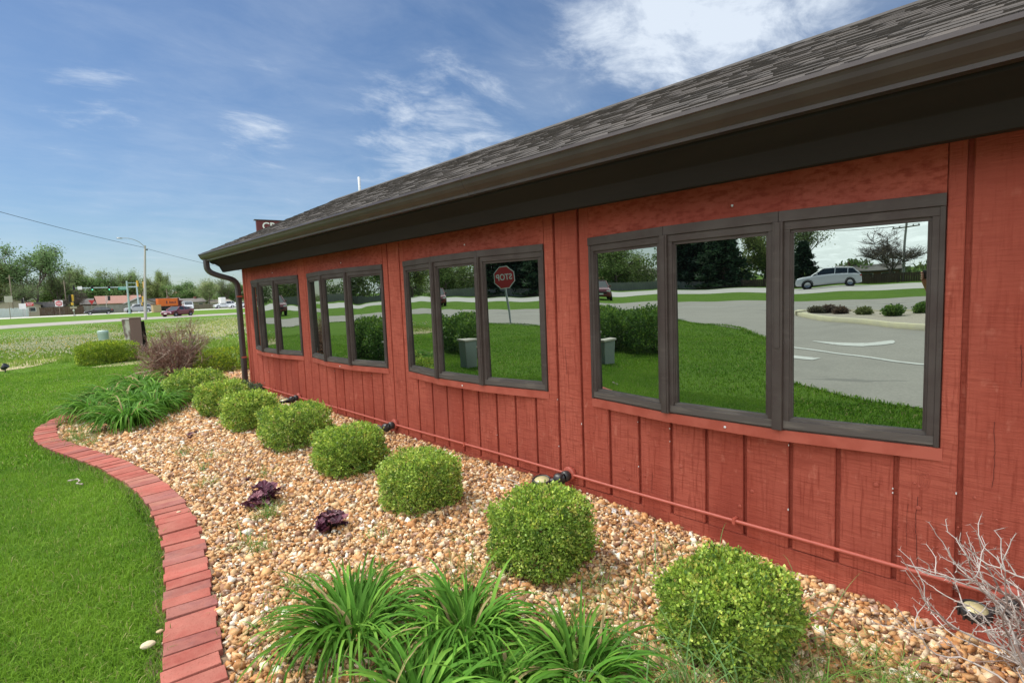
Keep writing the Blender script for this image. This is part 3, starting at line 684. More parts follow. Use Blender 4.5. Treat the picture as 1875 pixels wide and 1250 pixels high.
o = pebbles('gravel', P, z, sz, m_stone, pal); tag(o, 'loose tan, orange and cream crushed stone gravel filling the bed', 'gravel', kind='stuff')
# single pale stones
def stone(x, y, s_, label, col=(.62, .52, .36), z=None):
    mb = MB(); rr = random.Random(x * 91 + y); vs = [tuple(Vector(v) * (1 + rr.uniform(-.2, .2))) for v in icoV]
    mb.add([(x + a * s_ * 1.2, y + b * s_ * .8, (z if z is not None else .012) + c_ * s_ * .55) for a, b, c_ in vs], [tuple(f) for f in icoF], col)
    o = mb.build('stone', m_stone, col=True); sb = o.modifiers.new('s', 'SUBSURF'); sb.levels = 1; sb.render_levels = 1
    return tag(o, label, 'stone', 'loose stones')
stone(.345, 2.78, .034, 'larger flat tan stone lying on the lawn against the brick edging', (.66, .54, .36), .03)
stone(.40, 2.86, .018, 'small brown stone on the lawn touching the bricks beside a larger tan one', (.5, .36, .2), .03)
stone(.79, 2.36, .030, 'white stone in the gravel at the bottom edge of the photo', (.78, .75, .68), .03)
stone(1.60, 3.55, .020, 'small white stone at the foot of the third nearest boxwood', (.8, .78, .74), .04)
stone(.80, 4.42, .016, 'pebble resting on the inner edge of the bricks', (.66, .54, .36), .038)

# boxwoods -------------------------------------------------
def bush(name, x, y, wx, wy, hh, nspr, lsz, pal, seed, rot=0, zb=0, expo=2.6, parent=None, npl=6, loc=True):
    r = np.random.default_rng(seed)
    th = r.uniform(0, 2 * math.pi, nspr); cz = r.uniform(-.92, 1, nspr)
    d = np.stack([np.sqrt(1 - cz ** 2) * np.cos(th), np.sqrt(1 - cz ** 2) * np.sin(th), cz], -1)
    k = (np.abs(d) ** expo).sum(1) ** (-1 / expo)             # superellipsoid radius
    ph = r.uniform(0, 6.28, 8)
    lump = 1 + .03 * np.sin(d[:, 0] * 9 + ph[5]) * np.sin(d[:, 2] * 8 + ph[6]) + .05 * np.sin(d[:, 0] * 5 + ph[0]) * np.sin(d[:, 1] * 6 + ph[1]) + .045 * np.sin(d[:, 2] * 7 + ph[2] + d[:, 0] * 4) + .03 * np.sin(d[:, 1] * 13 + ph[3]) * np.sin(d[:, 2] * 11 + ph[4])
    depth = 1 - np.abs(r.normal(0, .055, nspr)); inn = r.random(nspr) < .36; depth = np.where(inn, r.uniform(.3, .92, nspr), depth); depth += (r.random(nspr) < .09) * r.uniform(0, .11, nspr)
    S_ = d * (k * lump * depth)[:, None] * np.array([wx / 2, wy / 2, hh / 2])
    nrm = d / np.array([wx, wy, hh]); nrm /= np.linalg.norm(nrm, axis=1)[:, None]
    n = nspr * npl
    base = np.repeat(S_, npl, 0) + r.normal(0, lsz * .55, (n, 3))
    dirn = np.repeat(nrm, npl, 0) * .8 + r.normal(0, .75, (n, 3)) + np.array([0, 0, .35]); dirn /= np.linalg.norm(dirn, axis=1)[:, None]
    side = np.cross(dirn, r.normal(0, 1, (n, 3))); side /= np.linalg.norm(side, axis=1)[:, None] + 1e-9
    up = np.cross(side, dirn)
    sz = (lsz * r.uniform(.65, 1.25, n))[:, None]
    A = base; T_ = base + dirn * sz; Lf = base + dirn * sz * .5 + side * sz * .32 + up * sz * .12; Rt_ = base + dirn * sz * .5 - side * sz * .32 + up * sz * .12
    V = np.stack([A, Lf, T_, Rt_], 1).reshape(-1, 3)
    c_, s_ = math.cos(rot), math.sin(rot); V = np.stack([V[:, 0] * c_ - V[:, 1] * s_, V[:, 0] * s_ + V[:, 1] * c_, V[:, 2]], -1)
    V[:, 2] += hh / 2
    F = np.arange(n * 4).reshape(-1, 4)
    pal = np.array(pal); pr = pal[:, 3] / pal[:, 3].sum()
    ci = r.choice(len(pal), nspr, p=pr); col = np.repeat(pal[ci, :3], npl, 0) * r.uniform(.75, 1.25, (n, 1))
    tip = (depth > .985) | (S_[:, 2] > hh * .36); tip_or_lit_top = np.repeat(tip, npl)  # outermost sprigs, plus the top band whose top light is painted in
    col = np.where((tip_or_lit_top & (r.random(n) < .5))[:, None], col * np.array([1.25, 1.15, .9]), col)
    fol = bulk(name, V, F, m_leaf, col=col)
    return fol
def core(parent, wx, wy, hh, seed):
    mb = MB(); rr = random.Random(seed)
    # twiggy interior: many thin stems fanning from the root
    for k in range(40):
        a = rr.uniform(0, 6.28); e = rr.uniform(.1, 1.5); d = Vector((math.cos(a) * math.cos(e) * wx * .42, math.sin(a) * math.cos(e) * wy * .42, hh * (.15 + .75 * math.sin(e))))
        mb.tube([(0, 0, -.02), d * .4 + Vector((0, 0, .03)), d], [.006, .003, .0012], 4, (.1, .08, .05), cap=False)
    mb.build('stems', m_twig, parent)
    return
    b2 = MB(); seg_ = 14
    prof = [(0, .06), (.62, .06), (.8, .3), (.82, .6), (.66, .84), (.3, .9), (0, .9)]
    b2.lathe([(r_, z_) for r_, z_ in prof], seg_, Matrix.Diagonal((wx / 2, wy / 2, hh, 1)), (.05, .10, .02))
    b2.build('inner_foliage', m_leaf, parent, col=True)
BOXPAL = [(.23, .37, .055, 36), (.33, .48, .08, 28), (.48, .60, .14, 18), (.10, .19, .035, 16), (.42, .44, .10, 5), (.36, .30, .12, 1.5)]
boxes = [  # x, y, width, height, seed, label
 (2.12, 1.01, .47, .335, 1, 'nearest round clipped boxwood, grass blades growing up through it'),
 (2.04, 2.02, .455, .375, 2, 'bright green clipped boxwood second from the camera, below the nearest wall lamp'),
 (2.05, 3.22, .475, .355, 3, 'clipped boxwood third from the camera, behind the dark purple plants'),
 (2.07, 4.33, .51, .355, 4, 'clipped boxwood fourth from the camera along the wall'),
 (2.07, 5.5, .59, .40, 5, 'fifth clipped boxwood, wide and pressed against the one behind it'),
 (2.03, 6.75, .54, .39, 6, 'sixth clipped boxwood, half hidden behind the wide fifth one'),
 (2.04, 7.85, .60, .42, 7, 'seventh clipped boxwood, low with a rounded top'),
 (2.08, 9.35, .78, .44, 8, 'farthest clipped boxwood in the row, in front of the bare brown shrub')]
for i, (x, y, wd, hh, sd_, lab) in enumerate(boxes):
    e = empty('boxwood', (x, y, float(bedz(x, y)) - .01), 0, lab, 'shrub', 'clipped boxwoods in a row in the gravel bed')
    near = max(0, 1 - y / 9)
    lsz = .0175 if i < 3 else (.021 if i < 5 else .027)
    ns = [4600, 4600, 4000, 3200, 3000, 2100, 1900, 2300][i]
    pal_ = [tuple(np.array(c_[:3]) * (1, 1, 1)) + (c_[3] * (1 + (sd_ * 7 + k) % 3 * .3),) for k, c_ in enumerate(BOXPAL)]
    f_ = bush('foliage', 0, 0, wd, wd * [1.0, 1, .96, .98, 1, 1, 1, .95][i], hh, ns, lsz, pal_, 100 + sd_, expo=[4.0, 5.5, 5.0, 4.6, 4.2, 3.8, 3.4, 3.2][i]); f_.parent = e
    core(e, wd, wd, hh, sd_)
HEDGEPAL = [(.20, .31, .03, 40), (.28, .40, .035, 30), (.42, .50, .045, 20), (.12, .19, .025, 20)]
def hedge(x, y, wx, wy, hh, lab, rot=0, ns=2200, lsz=.035, seed=50, pal_=HEDGEPAL, cat='hedge', grp='clipped hedges and mounds', expo=3.2):
    e = empty('hedge', (x, y, 0), rot, lab, cat, grp)
    f_ = bush('foliage', 0, 0, wx, wy, hh, ns, lsz, pal_, seed, expo=expo, npl=5); f_.parent = e; core(e, wx, wy, hh, seed); return e
hedge(2.05, 18.7, 1.32, 1.0, .56, 'low clipped yellow-green hedge in the lawn beside the short brown post', .1, 5200, .034, 51, expo=5.5)
hedge(3.25, 12.4, 1.0, .75, .56, 'yellow-green clipped hedge between the bare shrub and the downspout', 0, 2400, .03, 52)
hedge(4.2, 12.6, .9, .8, .58, 'small yellow-green hedge hidden beyond the building corner', 0, 1200, .035, 53)

# strap-leaved daylilies -----------------------------------
def ribbons(name, base, az, L_, droop, wd, lean, cols, m, r, segs=6, parent=None):
    n = len(base); t = np.linspace(0, 1, segs + 1); V = []
    d = np.stack([np.cos(az), np.sin(az)], -1)
    # arc: starts steep and bends over
    th0 = lean; pos = np.zeros((n, segs + 1, 3)); pos[:, 0] = base
    for k in range(segs):
        th = th0 - droop * (t[k] + .5 / segs) ** 1.4
        st = (L_ / segs)[:, None] * np.stack([d[:, 0] * np.cos(th), d[:, 1] * np.cos(th), np.sin(th)], -1)
        pos[:, k + 1] = pos[:, k] + st
    side = np.stack([-d[:, 1], d[:, 0], np.zeros(n)], -1); tw = r.normal(0, .35, n); side = side + np.array([0, 0, 1]) * tw[:, None]; side /= np.linalg.norm(side, axis=1)[:, None]
    prof = np.clip(np.minimum(1, .45 + t * 3) * (1 - t ** 2.2), .02, 1)
    off = side[:, None, :] * (wd[:, None] * prof[None])[:, :, None] / 2
    mid = pos.copy(); mid[:, :, 2] -= (wd[:, None] * prof[None]) * .25
    VV = np.stack([pos - off, mid, pos + off], 2)      # n, segs+1, 3, 3
    V = VV.reshape(-1, 3); F = []
    b = np.arange(n)[:, None] * (segs + 1) * 3 + (np.arange(segs) * 3)[None]
    for j in (0, 1): F.append(np.stack([b + j, b + j + 1, b + j + 4, b + j + 3], -1).reshape(-1, 4))
    F = np.concatenate(F); fc = np.concatenate([np.repeat(cols, segs, 0)] * 2)
    V[:, 2] = np.maximum(V[:, 2], .004)
    return bulk(name, V, F, m, parent, fc, smooth_=True)
def daylily(x, y, rad, ht, nl, lab, seed, wd=.018, grp='daylily clumps', z0=None, far=False):
    r = np.random.default_rng(seed); z0 = float(bedz(x, y)) if z0 is None else z0
    e = empty('daylily', (x, y, z0), 0, lab, 'plant', grp)
    a = r.uniform(0, 2 * math.pi, nl); rr = rad * .42 * np.sqrt(r.random(nl))
    base = np.stack([rr * np.cos(a), rr * np.sin(a), np.zeros(nl)], -1)
    az = a + r.normal(0, .6, nl); lean = r.uniform(1.0, 1.5, nl) - .35 * rr / rad
    Ln = ht * r.uniform(.85, 1.8, nl); droop = r.uniform(1.5, 3.4, nl)
    if far: lean = r.uniform(1.0, 1.5, nl); droop = r.uniform(2.0, 3.6, nl); Ln = ht * r.uniform(1.1, 1.9, nl)
    g = r.uniform(.7, 1.3, (nl, 1)); cols = np.where(r.random((nl, 1)) < .75, np.array([[.085, .22, .025]]), np.array([[.18, .36, .05]])) * g
    cols = np.where(r.random((nl, 1)) < .05, np.array([[.40, .32, .15]]), cols)
    ribbons('leaves', base, az, Ln, droop, wd * r.uniform(.6, 1.2, nl), lean, cols, m_blade, r, 7, e)
    return e
daylily(1.00, 2.16, .26, .31, 270, 'daylily clump standing left of its neighbours in the foreground', 201)
daylily(1.33, 1.80, .26, .27, 260, 'middle foreground daylily clump, right of the left one and nearest the boxwoods', 202)
daylily(.97, 1.60, .26, .24, 200, 'low daylily clump cut off by the bottom edge of the photo, left', 203)
daylily(1.48, 1.30, .26, .24, 210, 'low daylily clump cut off by the bottom edge of the photo, beside the nearest boxwood', 204)
daylily(1.20, 1.45, .22, .21, 150, 'small daylily clump at the bottom edge between two larger ones', 205)
for i, (x, y, rd, ht, lab) in enumerate([(1.02, 8.15, .50, .30, 'front daylily clump of the far group, arching over the gravel'), (.80, 9.2, .48, .30, 'left daylily clump of the far group by the curve of the bricks'), (1.42, 8.75, .48, .30, 'right daylily clump of the far group, next to the boxwood row'),
     (1.12, 10.3, .55, .30, 'rear left daylily clump of the far group beside the lawn'), (1.65, 10.2, .55, .30, 'rear right daylily clump of the far group below the bare shrub'), (1.22, 9.3, .45, .30, 'middle daylily clump enclosed by the rest of the far group'), (1.6, 11.3, .5, .30, 'last daylily clump of the far group, under the left side of the bare shrub')]):
    daylily(x, y, rd * .7, .37, 320, lab, 220 + i, wd=.026, far=True)

# heucheras: ruffled dark purple leaves ----------------------
m_purp = mat('purple leaf', (.06, .02, .03), .45, attr='col', transl=.15, spec=.5)
def heuchera(x, y, s_, n, lab, seed):
    r = random.Random(seed); e = empty('purple_plant', (x, y, float(bedz(x, y))), 0, lab, 'plant', 'dark purple leafy plants in the gravel'); mb = MB(); st = MB()
    for k in range(n):
        a = r.uniform(0, 6.28); rd = s_ * math.sqrt(r.random()) * .9; hz = s_ * r.uniform(.35, 1.6) * (1 - .45 * rd / s_)
        c_ = Vector((rd * math.cos(a), rd * math.sin(a), hz)); st.tube([(0, 0, 0), c_ * .6 + Vector((0, 0, .01)), c_], .0015, 4, cap=False)
        lr = s_ * r.uniform(.24, .42); tz = T(*c_, r.uniform(0, 6.28), r.uniform(-.7, .7), r.uniform(-.7, .7)); v = r.uniform(.6, 1.5); cc_ = (.09 * v, .025 * v, .045 * v) if r.random() < .75 else (.2 * v, .08 * v, .10 * v)
        m2 = 16; vs = [tz @ Vector((0, 0, -.01))]
        for q_ in range(m2):
            an = q_ * 2 * math.pi / m2; rr_ = lr * (1 + .16 * math.cos(5 * an) + .08 * math.cos(16 * an / 2)) * (.55 if q_ == 0 else 1)
            vs.append(tz @ Vector((rr_ * math.cos(an), rr_ * math.sin(an), .12 * lr * (1 if q_ % 2 else -1))))
        mb.add(vs, [(0, 1 + q_, 1 + (q_ + 1) % m2) for q_ in range(m2)], cc_)
    mb.build('leaves', m_purp, e, col=True); st.build('stems', m_purp, e)
heuchera(1.27, 4.10, .115, 46, 'fullest dark purple plant with a grass tuft at its foot', 1)
heuchera(1.42, 3.30, .10, 36, 'sparse dark purple plant just behind the foreground daylilies', 2)
heuchera(1.42, 6.75, .06, 10, 'tiny purple seedling in the gravel near the far daylilies', 3)
heuchera(1.36, 4.75, .035, 7, 'smallest purple seedling, above and left of the full purple plant', 4)

# weeds: thin grass tufts in the gravel (uncountable)
r = np.random.default_rng(11); bs = []; 
tufts = [(1.22, 3.85, .10, 90), (1.0, 3.35, .09, 40), (.95, 3.5, .1, 30), (1.0, 2.75, .12, 60), (1.25, 2.5, .15, 60), (1.55, 2.0, .12, 60), (1.62, 1.55, .2, 150), (1.75, 1.0, .2, 120), (1.95, .82, .24, 160), (2.2, .75, .15, 60), (2.35, .55, .2, 110), (1.7, .7, .2, 100), (2.0, 1.62, .2, 90), (2.3, 1.5, .12, 30),
         (1.2, 5.4, .06, 20), (1.2, 6.1, .12, 40), (1.35, 5.75, .08, 20), (.52, 7.9, .18, 170), (.55, 7.5, .15, 90), (.50, 8.4, .12, 60), (1.5, 4.75, .1, 30), (2.45, 3.6, .05, 10), (2.2, 2.75, .06, 16), (1.9, 2.5, .07, 14), (2.55, 1.6, .06, 12), (2.65, 1.0, .06, 8), (.9, 2.3, .2, 60), (.8, 2.55, .1, 30), (1.55, 2.95, .12, 26), (1.1, 4.9, .12, 30), (1.35, 1.95, .2, 90), (1.6, 1.3, .2, 120)]
for x, y, sp, k in tufts + [(1.75, 1.25, .22, 160), (2.0, .72, .25, 200), (1.62, .95, .2, 160), (2.3, .45, .22, 160), (1.15, 2.45, .2, 80), (1.65, 2.15, .18, 90), (2.4, .95, .2, 60)]:
    n = int(k * 1.3); bs.append(np.stack([x + r.normal(0, sp * .45, n), y + r.normal(0, sp * .45, n)], -1))
Pw = np.concatenate(bs); Pw = Pw[inpoly(Pw, BED)]; n = len(Pw)
cols = np.where(r.random((n, 1)) < .7, np.array([[.16, .30, .06]]), np.array([[.40, .40, .17]])) * r.uniform(.7, 1.2, (n, 1))
o = ribbons('weeds', np.c_[Pw, bedz(Pw[:, 0], Pw[:, 1]) + .004], r.uniform(0, 6.28, n), r.uniform(.05, .19, n), r.uniform(.3, 2.2, n), r.uniform(.002, .0055, n), r.uniform(.5, 1.5, n), cols, m_blade, r, 4)
tag(o, 'thin weedy grass sprouting through the gravel', 'weeds', kind='stuff')
# long pale blades growing out of the near boxwood and by the wall
def longgrass(x, y, n_, lab, seed, Lr=(.3, .5), sp=.12, lean=(.7, 1.5), wd=.006):
    r = np.random.default_rng(seed); e = empty('grass_tuft', (x, y, float(bedz(x, y))), 0, lab, 'grass tuft', 'long grass tufts in the bed')
    b0 = np.c_[r.normal(0, sp, (n_, 2)), np.zeros(n_)]
    ribbons('blades', b0, r.uniform(0, 6.28, n_), r.uniform(*Lr, n_), r.uniform(.6, 2.4, n_), np.full(n_, wd) * r.uniform(.6, 1.3, n_), r.uniform(*lean, n_), np.tile([[.16, .30, .10]], (n_, 1)) * r.uniform(.8, 1.3, (n_, 1)), m_blade, r, 7, e)
longgrass(1.80, 1.00, 34, 'long grass blades poking out through the nearest boxwood', 1, (.35, .62), .13)
longgrass(2.50, .90, 12, 'pale arching grass blades between the nearest boxwood and the red wall', 2, (.22, .42), .06)
longgrass(2.55, 1.55, 14, 'few thin grass blades at the wall below the nearest window', 3, (.15, .3), .08)
longgrass(1.55, 1.05, 26, 'grass tuft in front of the nearest boxwood at the bottom edge', 4, (.18, .32), .08)
# dry stem by the label, plant labels, bark chips, curled leaf
m_tagp = mat('plastic label', (.7, .7, .68), .4, noise=(60, .7, (.25, .24, .22), 3, (1, 1, 1), (.52, .6)))
for (x, y, rz, lab) in ((2.80, 2.10, .5, 'white plastic plant label lying by the wall, left of its twin'), (2.84, 2.02, .8, 'white plastic plant label lying by the wall, right of its twin')):
    mb = MB(); mb.box((-.022, -.014, 0), (.022, .014, .0015), T=T(x, y, float(bedz(x, y)) + .022, rz, .3, -.35)); tag(mb.build('plant_label', m_tagp), lab, 'plant label', 'plant labels')
m_chip = mat('weathered wood', (.42, .36, .30), .9, noise=(20, .6, (.25, .2, .16), 5, (1, .2, 1)))
for (x, y, rz, l_, lab) in ((2.72, 2.98, 1.9, .12, 'longer grey weathered wood chip lying by the wall'), (2.68, 2.88, 1.6, .08, 'shorter grey wood chip beside a longer one by the wall'), (2.70, 3.1, 2.3, .06, 'smallest wood chip behind the two others by the wall')):
    mb = MB(); mb.hexa([(-l_ / 2, -.004, 0), (l_ / 2, -.009, 0), (l_ / 2 * .9, .008, 0), (-l_ / 2, .006, 0), (-l_ / 2, -.003, .005), (l_ / 2, -.007, .006), (l_ / 2 * .9, .006, .008), (-l_ / 2, .005, .006)])
    o = mb.build('wood_chip', m_chip); o.location = (x, y, float(bedz(x, y)) + .024); o.rotation_euler = (.1, -.15, rz); tag(o, lab, 'wood chip', 'wood chips')
mb = MB(); mb.tube([(2.62, 2.2, .05), (2.64, 2.25, .10), (2.70, 2.22, .13), (2.78, 2.13, .09), (2.82, 2.05, .06)], .002, 5); tag(mb.build('dry_grass_stalk', m_chip), 'thin dry stem arching over the gravel beside the plant labels', 'dry stalk')
mb = MB(); P_ = curve3([(0, 0, .05), (.03, -.05, .055), (.085, -.08, .06), (.10, -.16, .055), (.07, -.22, .05), (.12, -.29, .045)], .02); mb.tube([(a * .7, b * .7, c) for a, b, c in P_], [.003 + .006 * math.sin(i * .9) ** 2 for i in range(len(P_))], 5)
o = mb.build('dry_leaf', m_chip); o.location = (.29, 5.95, 0); tag(o, 'curled dry leaf lying in the lawn by the brick curve', 'leaf')

# twiggy shrubs --------------------------------------------
def twigs(x, y, z0, seed, n0, L0, spread, lev, rad, colf, mb, shrink=.72, kids=(2, 4), wob=.25, gravity=0, maxr=None):
    rr = random.Random(seed)
    def grow(p, d, L_, r_, k):
        pts = [p]; dd = Vector(d)
        for q_ in range(3):
            dd = (dd + Vector((rr.gauss(0, wob), rr.gauss(0, wob), rr.gauss(0, wob * .8) - gravity))).normalized(); pts.append(pts[-1] + dd * L_ / 3)
        mb.tube(pts, [r_, r_ * .88, r_ * .76, r_ * .62], 4 if k < 2 else 5, colf(rr, k), cap=False)
        if k == 0: return
        for q_ in range(rr.randint(*kids)):
            t_ = rr.uniform(.35, 1); i_ = min(2, int(t_ * 3)); bp_ = pts[i_].lerp(pts[i_ + 1], t_ * 3 - i_)
            nd = (dd + Vector((rr.gauss(0, .7), rr.gauss(0, .7), rr.gauss(.05, .5)))).normalized(); grow(bp_, nd, L_ * shrink * rr.uniform(.6, 1.2), r_ * .62, k - 1)
    for k in range(n0):
        a = rr.uniform(0, 6.28); d = Vector((math.cos(a) * spread * rr.uniform(.2, 1), math.sin(a) * spread * rr.uniform(.2, 1), 1)).normalized()
        grow(Vector((x + rr.gauss(0, .04), y + rr.gauss(0, .04), z0)), d, L0 * rr.uniform(.7, 1.15), rad * rr.uniform(.7, 1.1), lev)
mb = MB()
dc = lambda rr, k: tuple(np.array((.25, .14, .105) if rr.random() < .75 else (.5, .4, .32)) * rr.uniform(.6, 1.2))
twigs(0, 0, 0, 5, 46, .50, 1.15, 4, .013, dc, mb, kids=(3, 4), wob=.2, shrink=.66)
e = empty('bare_shrub', (2.45, 12.6, .02), 0, 'leafless rounded brown twiggy shrub between the far daylilies and the downspout', 'shrub'); e.scale = (.95, .95, 1.35)
mb.build('branches', m_deadtwig, e, col=True)
mb = MB()
for k, (dx, dy, h_) in enumerate([(.62, -.1, .72), (.7, .1, .5), (.5, -.2, .8)]):
    twigs(dx * .5, dy, .1, 40 + k, 1, .5, .6, 2, .010, lambda rr, k: (.16, .12, .11), mb)
mb.build('stray_branches', m_deadtwig, e, col=True)
mb = MB()
lc = lambda rr, k: tuple(np.array((.46, .41, .38) if rr.random() < .7 else (.28, .20, .17)) * rr.uniform(.7, 1.2))
def thorny(dx, dy, seed, n0, L0, mb, lean):
    rr = random.Random(seed)
    def grow(p, d, L_, r_, k):
        n_ = 5; pts = [p]; dd = Vector(d)
        for q_ in range(n_):
            dd = (dd + Vector((rr.gauss(0, .28), rr.gauss(0, .28), rr.gauss(.05, .2)))).normalized(); pts.append(pts[-1] + dd * L_ / n_)
        mb.tube(pts, [r_ * (1 - .1 * i) for i in range(n_ + 1)], 6, lc(rr, k))
        for q_ in range(1, n_ + 1):     # thorns and spurs
            for z_ in range(2):
                td = (dd.cross(Vector((rr.gauss(0, 1), rr.gauss(0, 1), rr.gauss(0, 1)))).normalized() + dd * .5).normalized()
                mb.tube([pts[q_], pts[q_] + td * rr.uniform(.006, .02)], [r_ * .45, r_ * .1], 4, lc(rr, k), cap=False)
        if k == 0: return
        for q_ in range(rr.randint(2, 4)):
            i_ = rr.randint(1, n_); nd = (dd + Vector((rr.gauss(0, .75), rr.gauss(0, .75), rr.gauss(.15, .4)))).normalized(); grow(pts[i_], nd, L_ * rr.uniform(.5, .85), r_ * .62, k - 1)
    for k in range(n0): grow(Vector((dx, dy, -.02)), Vector((lean[0] + rr.gauss(0, .25), lean[1] + rr.gauss(0, .25), 1)).normalized(), L0 * rr.uniform(.8, 1.1), .0088, 3)
thorny(0, 0, 4, 4, .42, mb, (.0, -.0)); thorny(.0, .04, 9, 4, .50, mb, (.0, .05)); thorny(-.03, .04, 21, 3, .46, mb, (-.05, .12))
e = empty('thorn_shrub', (2.44, -.02, -.06), 0, 'bare pale grey thorny shrub at the lower right corner against the red wall', 'shrub')
mb.build('branches', m_deadtwig, e, col=True)
# grey-green ground plant at downspout
for k, (x, y, s_) in enumerate([(2.62, 9.25, .2), (2.78, 9.0, .14)]):
    e = empty('spreading_plant', (x, y, .08), 0, ['low blue-green spreading plant at the foot of the downspout', 'smaller blue-green plant between the downspout and the conduit'][k], 'plant', 'low plants by the downspout')
    f_ = bush('foliage', 0, 0, s_ * 2, s_ * 2, s_, 260, .03, [(.10, .15, .09, 3), (.16, .2, .13, 2), (.06, .1, .05, 2)], 70 + k, npl=4); f_.parent = e

# lawn blades -----------------------------------------------
asph = [tuple(p) for p in catmull(near_in, .5)][:90]
LAWNEX = [(-1.15, -.1)] 
lot_poly = [tuple(p) for p in catmull(near_in, .5)] + [tuple(p) for p in catmull(near_out, .5)][::-1]
def lawnpts(x0, x1, y0, y1, dens):
    P = samp(x0, x1, y0, y1, dens)
    ok = ~inpoly(P, BED) & ~inpoly(P, lot_poly) & ~((P[:, 0] > D - .03) & (P[:, 1] < BY1 + .1) & (P[:, 1] > BY0))
    return P[ok]
def blades(name, P, hh, wd, seed, label, z=None, cols3=None, lean=.5, kind='stuff'):
    r = np.random.default_rng(seed); n = len(P); az = r.uniform(0, 6.28, n); h_ = hh * r.uniform(.55, 1.25, n); ln = r.normal(0, lean, n)
    w_ = wd * r.uniform(.7, 1.3, n) / 2; sd_ = np.stack([np.cos(az), np.sin(az)], -1) * w_[:, None]; lv = np.stack([-np.sin(az), np.cos(az)], -1)
    zb = hgt(P[:, 0], P[:, 1]) if z is None else z
    b0 = np.c_[P - sd_, zb]; b1 = np.c_[P + sd_, zb]
    mid = P + lv * (ln * h_ * .35)[:, None]; tip = P + lv * (ln * h_ * 1.15)[:, None]
    m0 = np.c_[mid - sd_ * .8, zb + h_ * .6]; m1 = np.c_[mid + sd_ * .8, zb + h_ * .6]; t_ = np.c_[tip, zb + h_ * (1 - .25 * np.abs(ln))]
    V = np.stack([b0, b1, m0, m1, t_], 1).reshape(-1, 3); i = np.arange(n)[:, None] * 5
    F = np.concatenate([i + [[0, 1, 3]], i + [[0, 3, 2]], i + [[2, 3, 4]]])
    # patchy colour: slow noise
    f = .5 + .25 * (np.sin(P[:, 0] * 3.1 + 1.3 * np.sin(P[:, 1] * 1.7)) + np.sin(P[:, 1] * 2.3 + 2 * np.sin(P[:, 0] * 1.3)))
    c3 = np.array(cols3 if cols3 is not None else [(.085, .21, .015), (.22, .38, .032), (.42, .38, .16)])
    f2 = .5 + .5 * np.sin(P[:, 0] * 7.3 + 2 * np.sin(P[:, 1] * 4.1)) * np.sin(P[:, 1] * 5.9 + 1.5 * np.sin(P[:, 0] * 6.7)); c_ = c3[0] + (c3[1] - c3[0]) * np.clip(f * .55 + f2 * .35 + r.uniform(-.35, .5, n), 0, 1)[:, None]
    c_ = np.where((r.random(n) < .035)[:, None], c3[2], c_) * r.uniform(.8, 1.2, (n, 1))
    return tag(bulk(name, V, F, m_blade, col=np.tile(c_, (3, 1))), label, 'grass', kind=kind)
Pn = np.concatenate([lawnpts(-1.0, .75, 1.9, 4.2, 15000), lawnpts(-1.6, .8, 4.2, 7, 9000)])
blades('lawn_grass', Pn, .036, .0032, 1, 'short mown lawn grass beside the brick edging', lean=.85)
Pn = np.concatenate([lawnpts(-2.0, 1.2, 7, 11, 3600), lawnpts(-2.0, 4.5, 11, 18, 1300), lawnpts(-2.5, 7, 18, 28, 420)])
blades('lawn_grass', Pn, .038, .0085, 2, 'mown lawn stretching away behind the daylilies', lean=.7)
Pn = np.concatenate([lawnpts(-1.4, .7, -1, 1.9, 2500), lawnpts(-8, -1.0, 0, 9, 800), lawnpts(-13, -1.5, 9, 20, 420), lawnpts(-13.2, -8, 5, 9, 500)])
blades('lawn_grass', Pn, .04, .010, 3, 'mown lawn seen in the window reflections', lean=.7)
# overgrown edge blades along bricks
e_ = np.array(brick_outer); k = rng.integers(0, len(e_), 5200); Pe = e_[k] + rng.normal(0, .028, (5200, 2)) + np.array([-.02, 0]); Pe = Pe[~inpoly(Pe, BRICKPOLY)]
blades('lawn_grass', Pe, .042, .0026, 4, 'ragged grass growing along the outer edge of the bricks', cols3=[(.06, .13, .02), (.14, .2, .05), (.36, .33, .17)], lean=.8)

# dead leaf bits and straw lying on the gravel; thatch in the brick joints
r = np.random.default_rng(77); P = samp(.3, 2.9, -.2, 9.5, 34); P = P[inpoly(P, BED) & ~inpoly(P, BRICKPOLY) & (P[:, 0] < D - .02)]; P = np.concatenate([P, np.c_[D - .03 - np.abs(r.normal(0, .05, 160)), r.uniform(-.2, 9.3, 160)]]); n = len(P)
a = r.uniform(0, 6.28, n); ln = r.uniform(.008, .028, n); wd = ln * r.uniform(.12, .6, n); z = bedz(P[:, 0], P[:, 1]) + r.uniform(.018, .03, n); ux = np.stack([np.cos(a), np.sin(a), r.normal(0, .3, n)], -1); uy = np.stack([-np.sin(a), np.cos(a), r.normal(0, .3, n)], -1); c0 = np.c_[P, z]
V = np.stack([c0 - ux * ln[:, None], c0 + uy * wd[:, None], c0 + ux * ln[:, None], c0 - uy * wd[:, None]], 1).reshape(-1, 3); col = np.where(r.random((n, 1)) < .5, np.array([[.34, .24, .14]]), np.array([[.20, .12, .07]])) * r.uniform(.7, 1.4, (n, 1))
tag(bulk('leaf_litter', V, np.arange(4 * n).reshape(-1, 4), m_blade, col=col), 'dry leaf bits scattered on the gravel and along the wall', 'leaf litter', kind='stuff')
_b = np.array(brick_outer + BRICK_IN); _k = r.integers(0, len(_b), 700); Pj = _b[_k] + r.normal(0, .02, (700, 2)); Pj = Pj[np.sin(Pj[:, 1] * 5.0) > .1]
blades('joint_grass', Pj, .035, .0026, 31, 'small grass sprigs growing along the brick joints', z=np.full(len(Pj), .02), cols3=[(.10, .2, .03), (.2, .3, .06), (.4, .36, .18)], lean=.9)

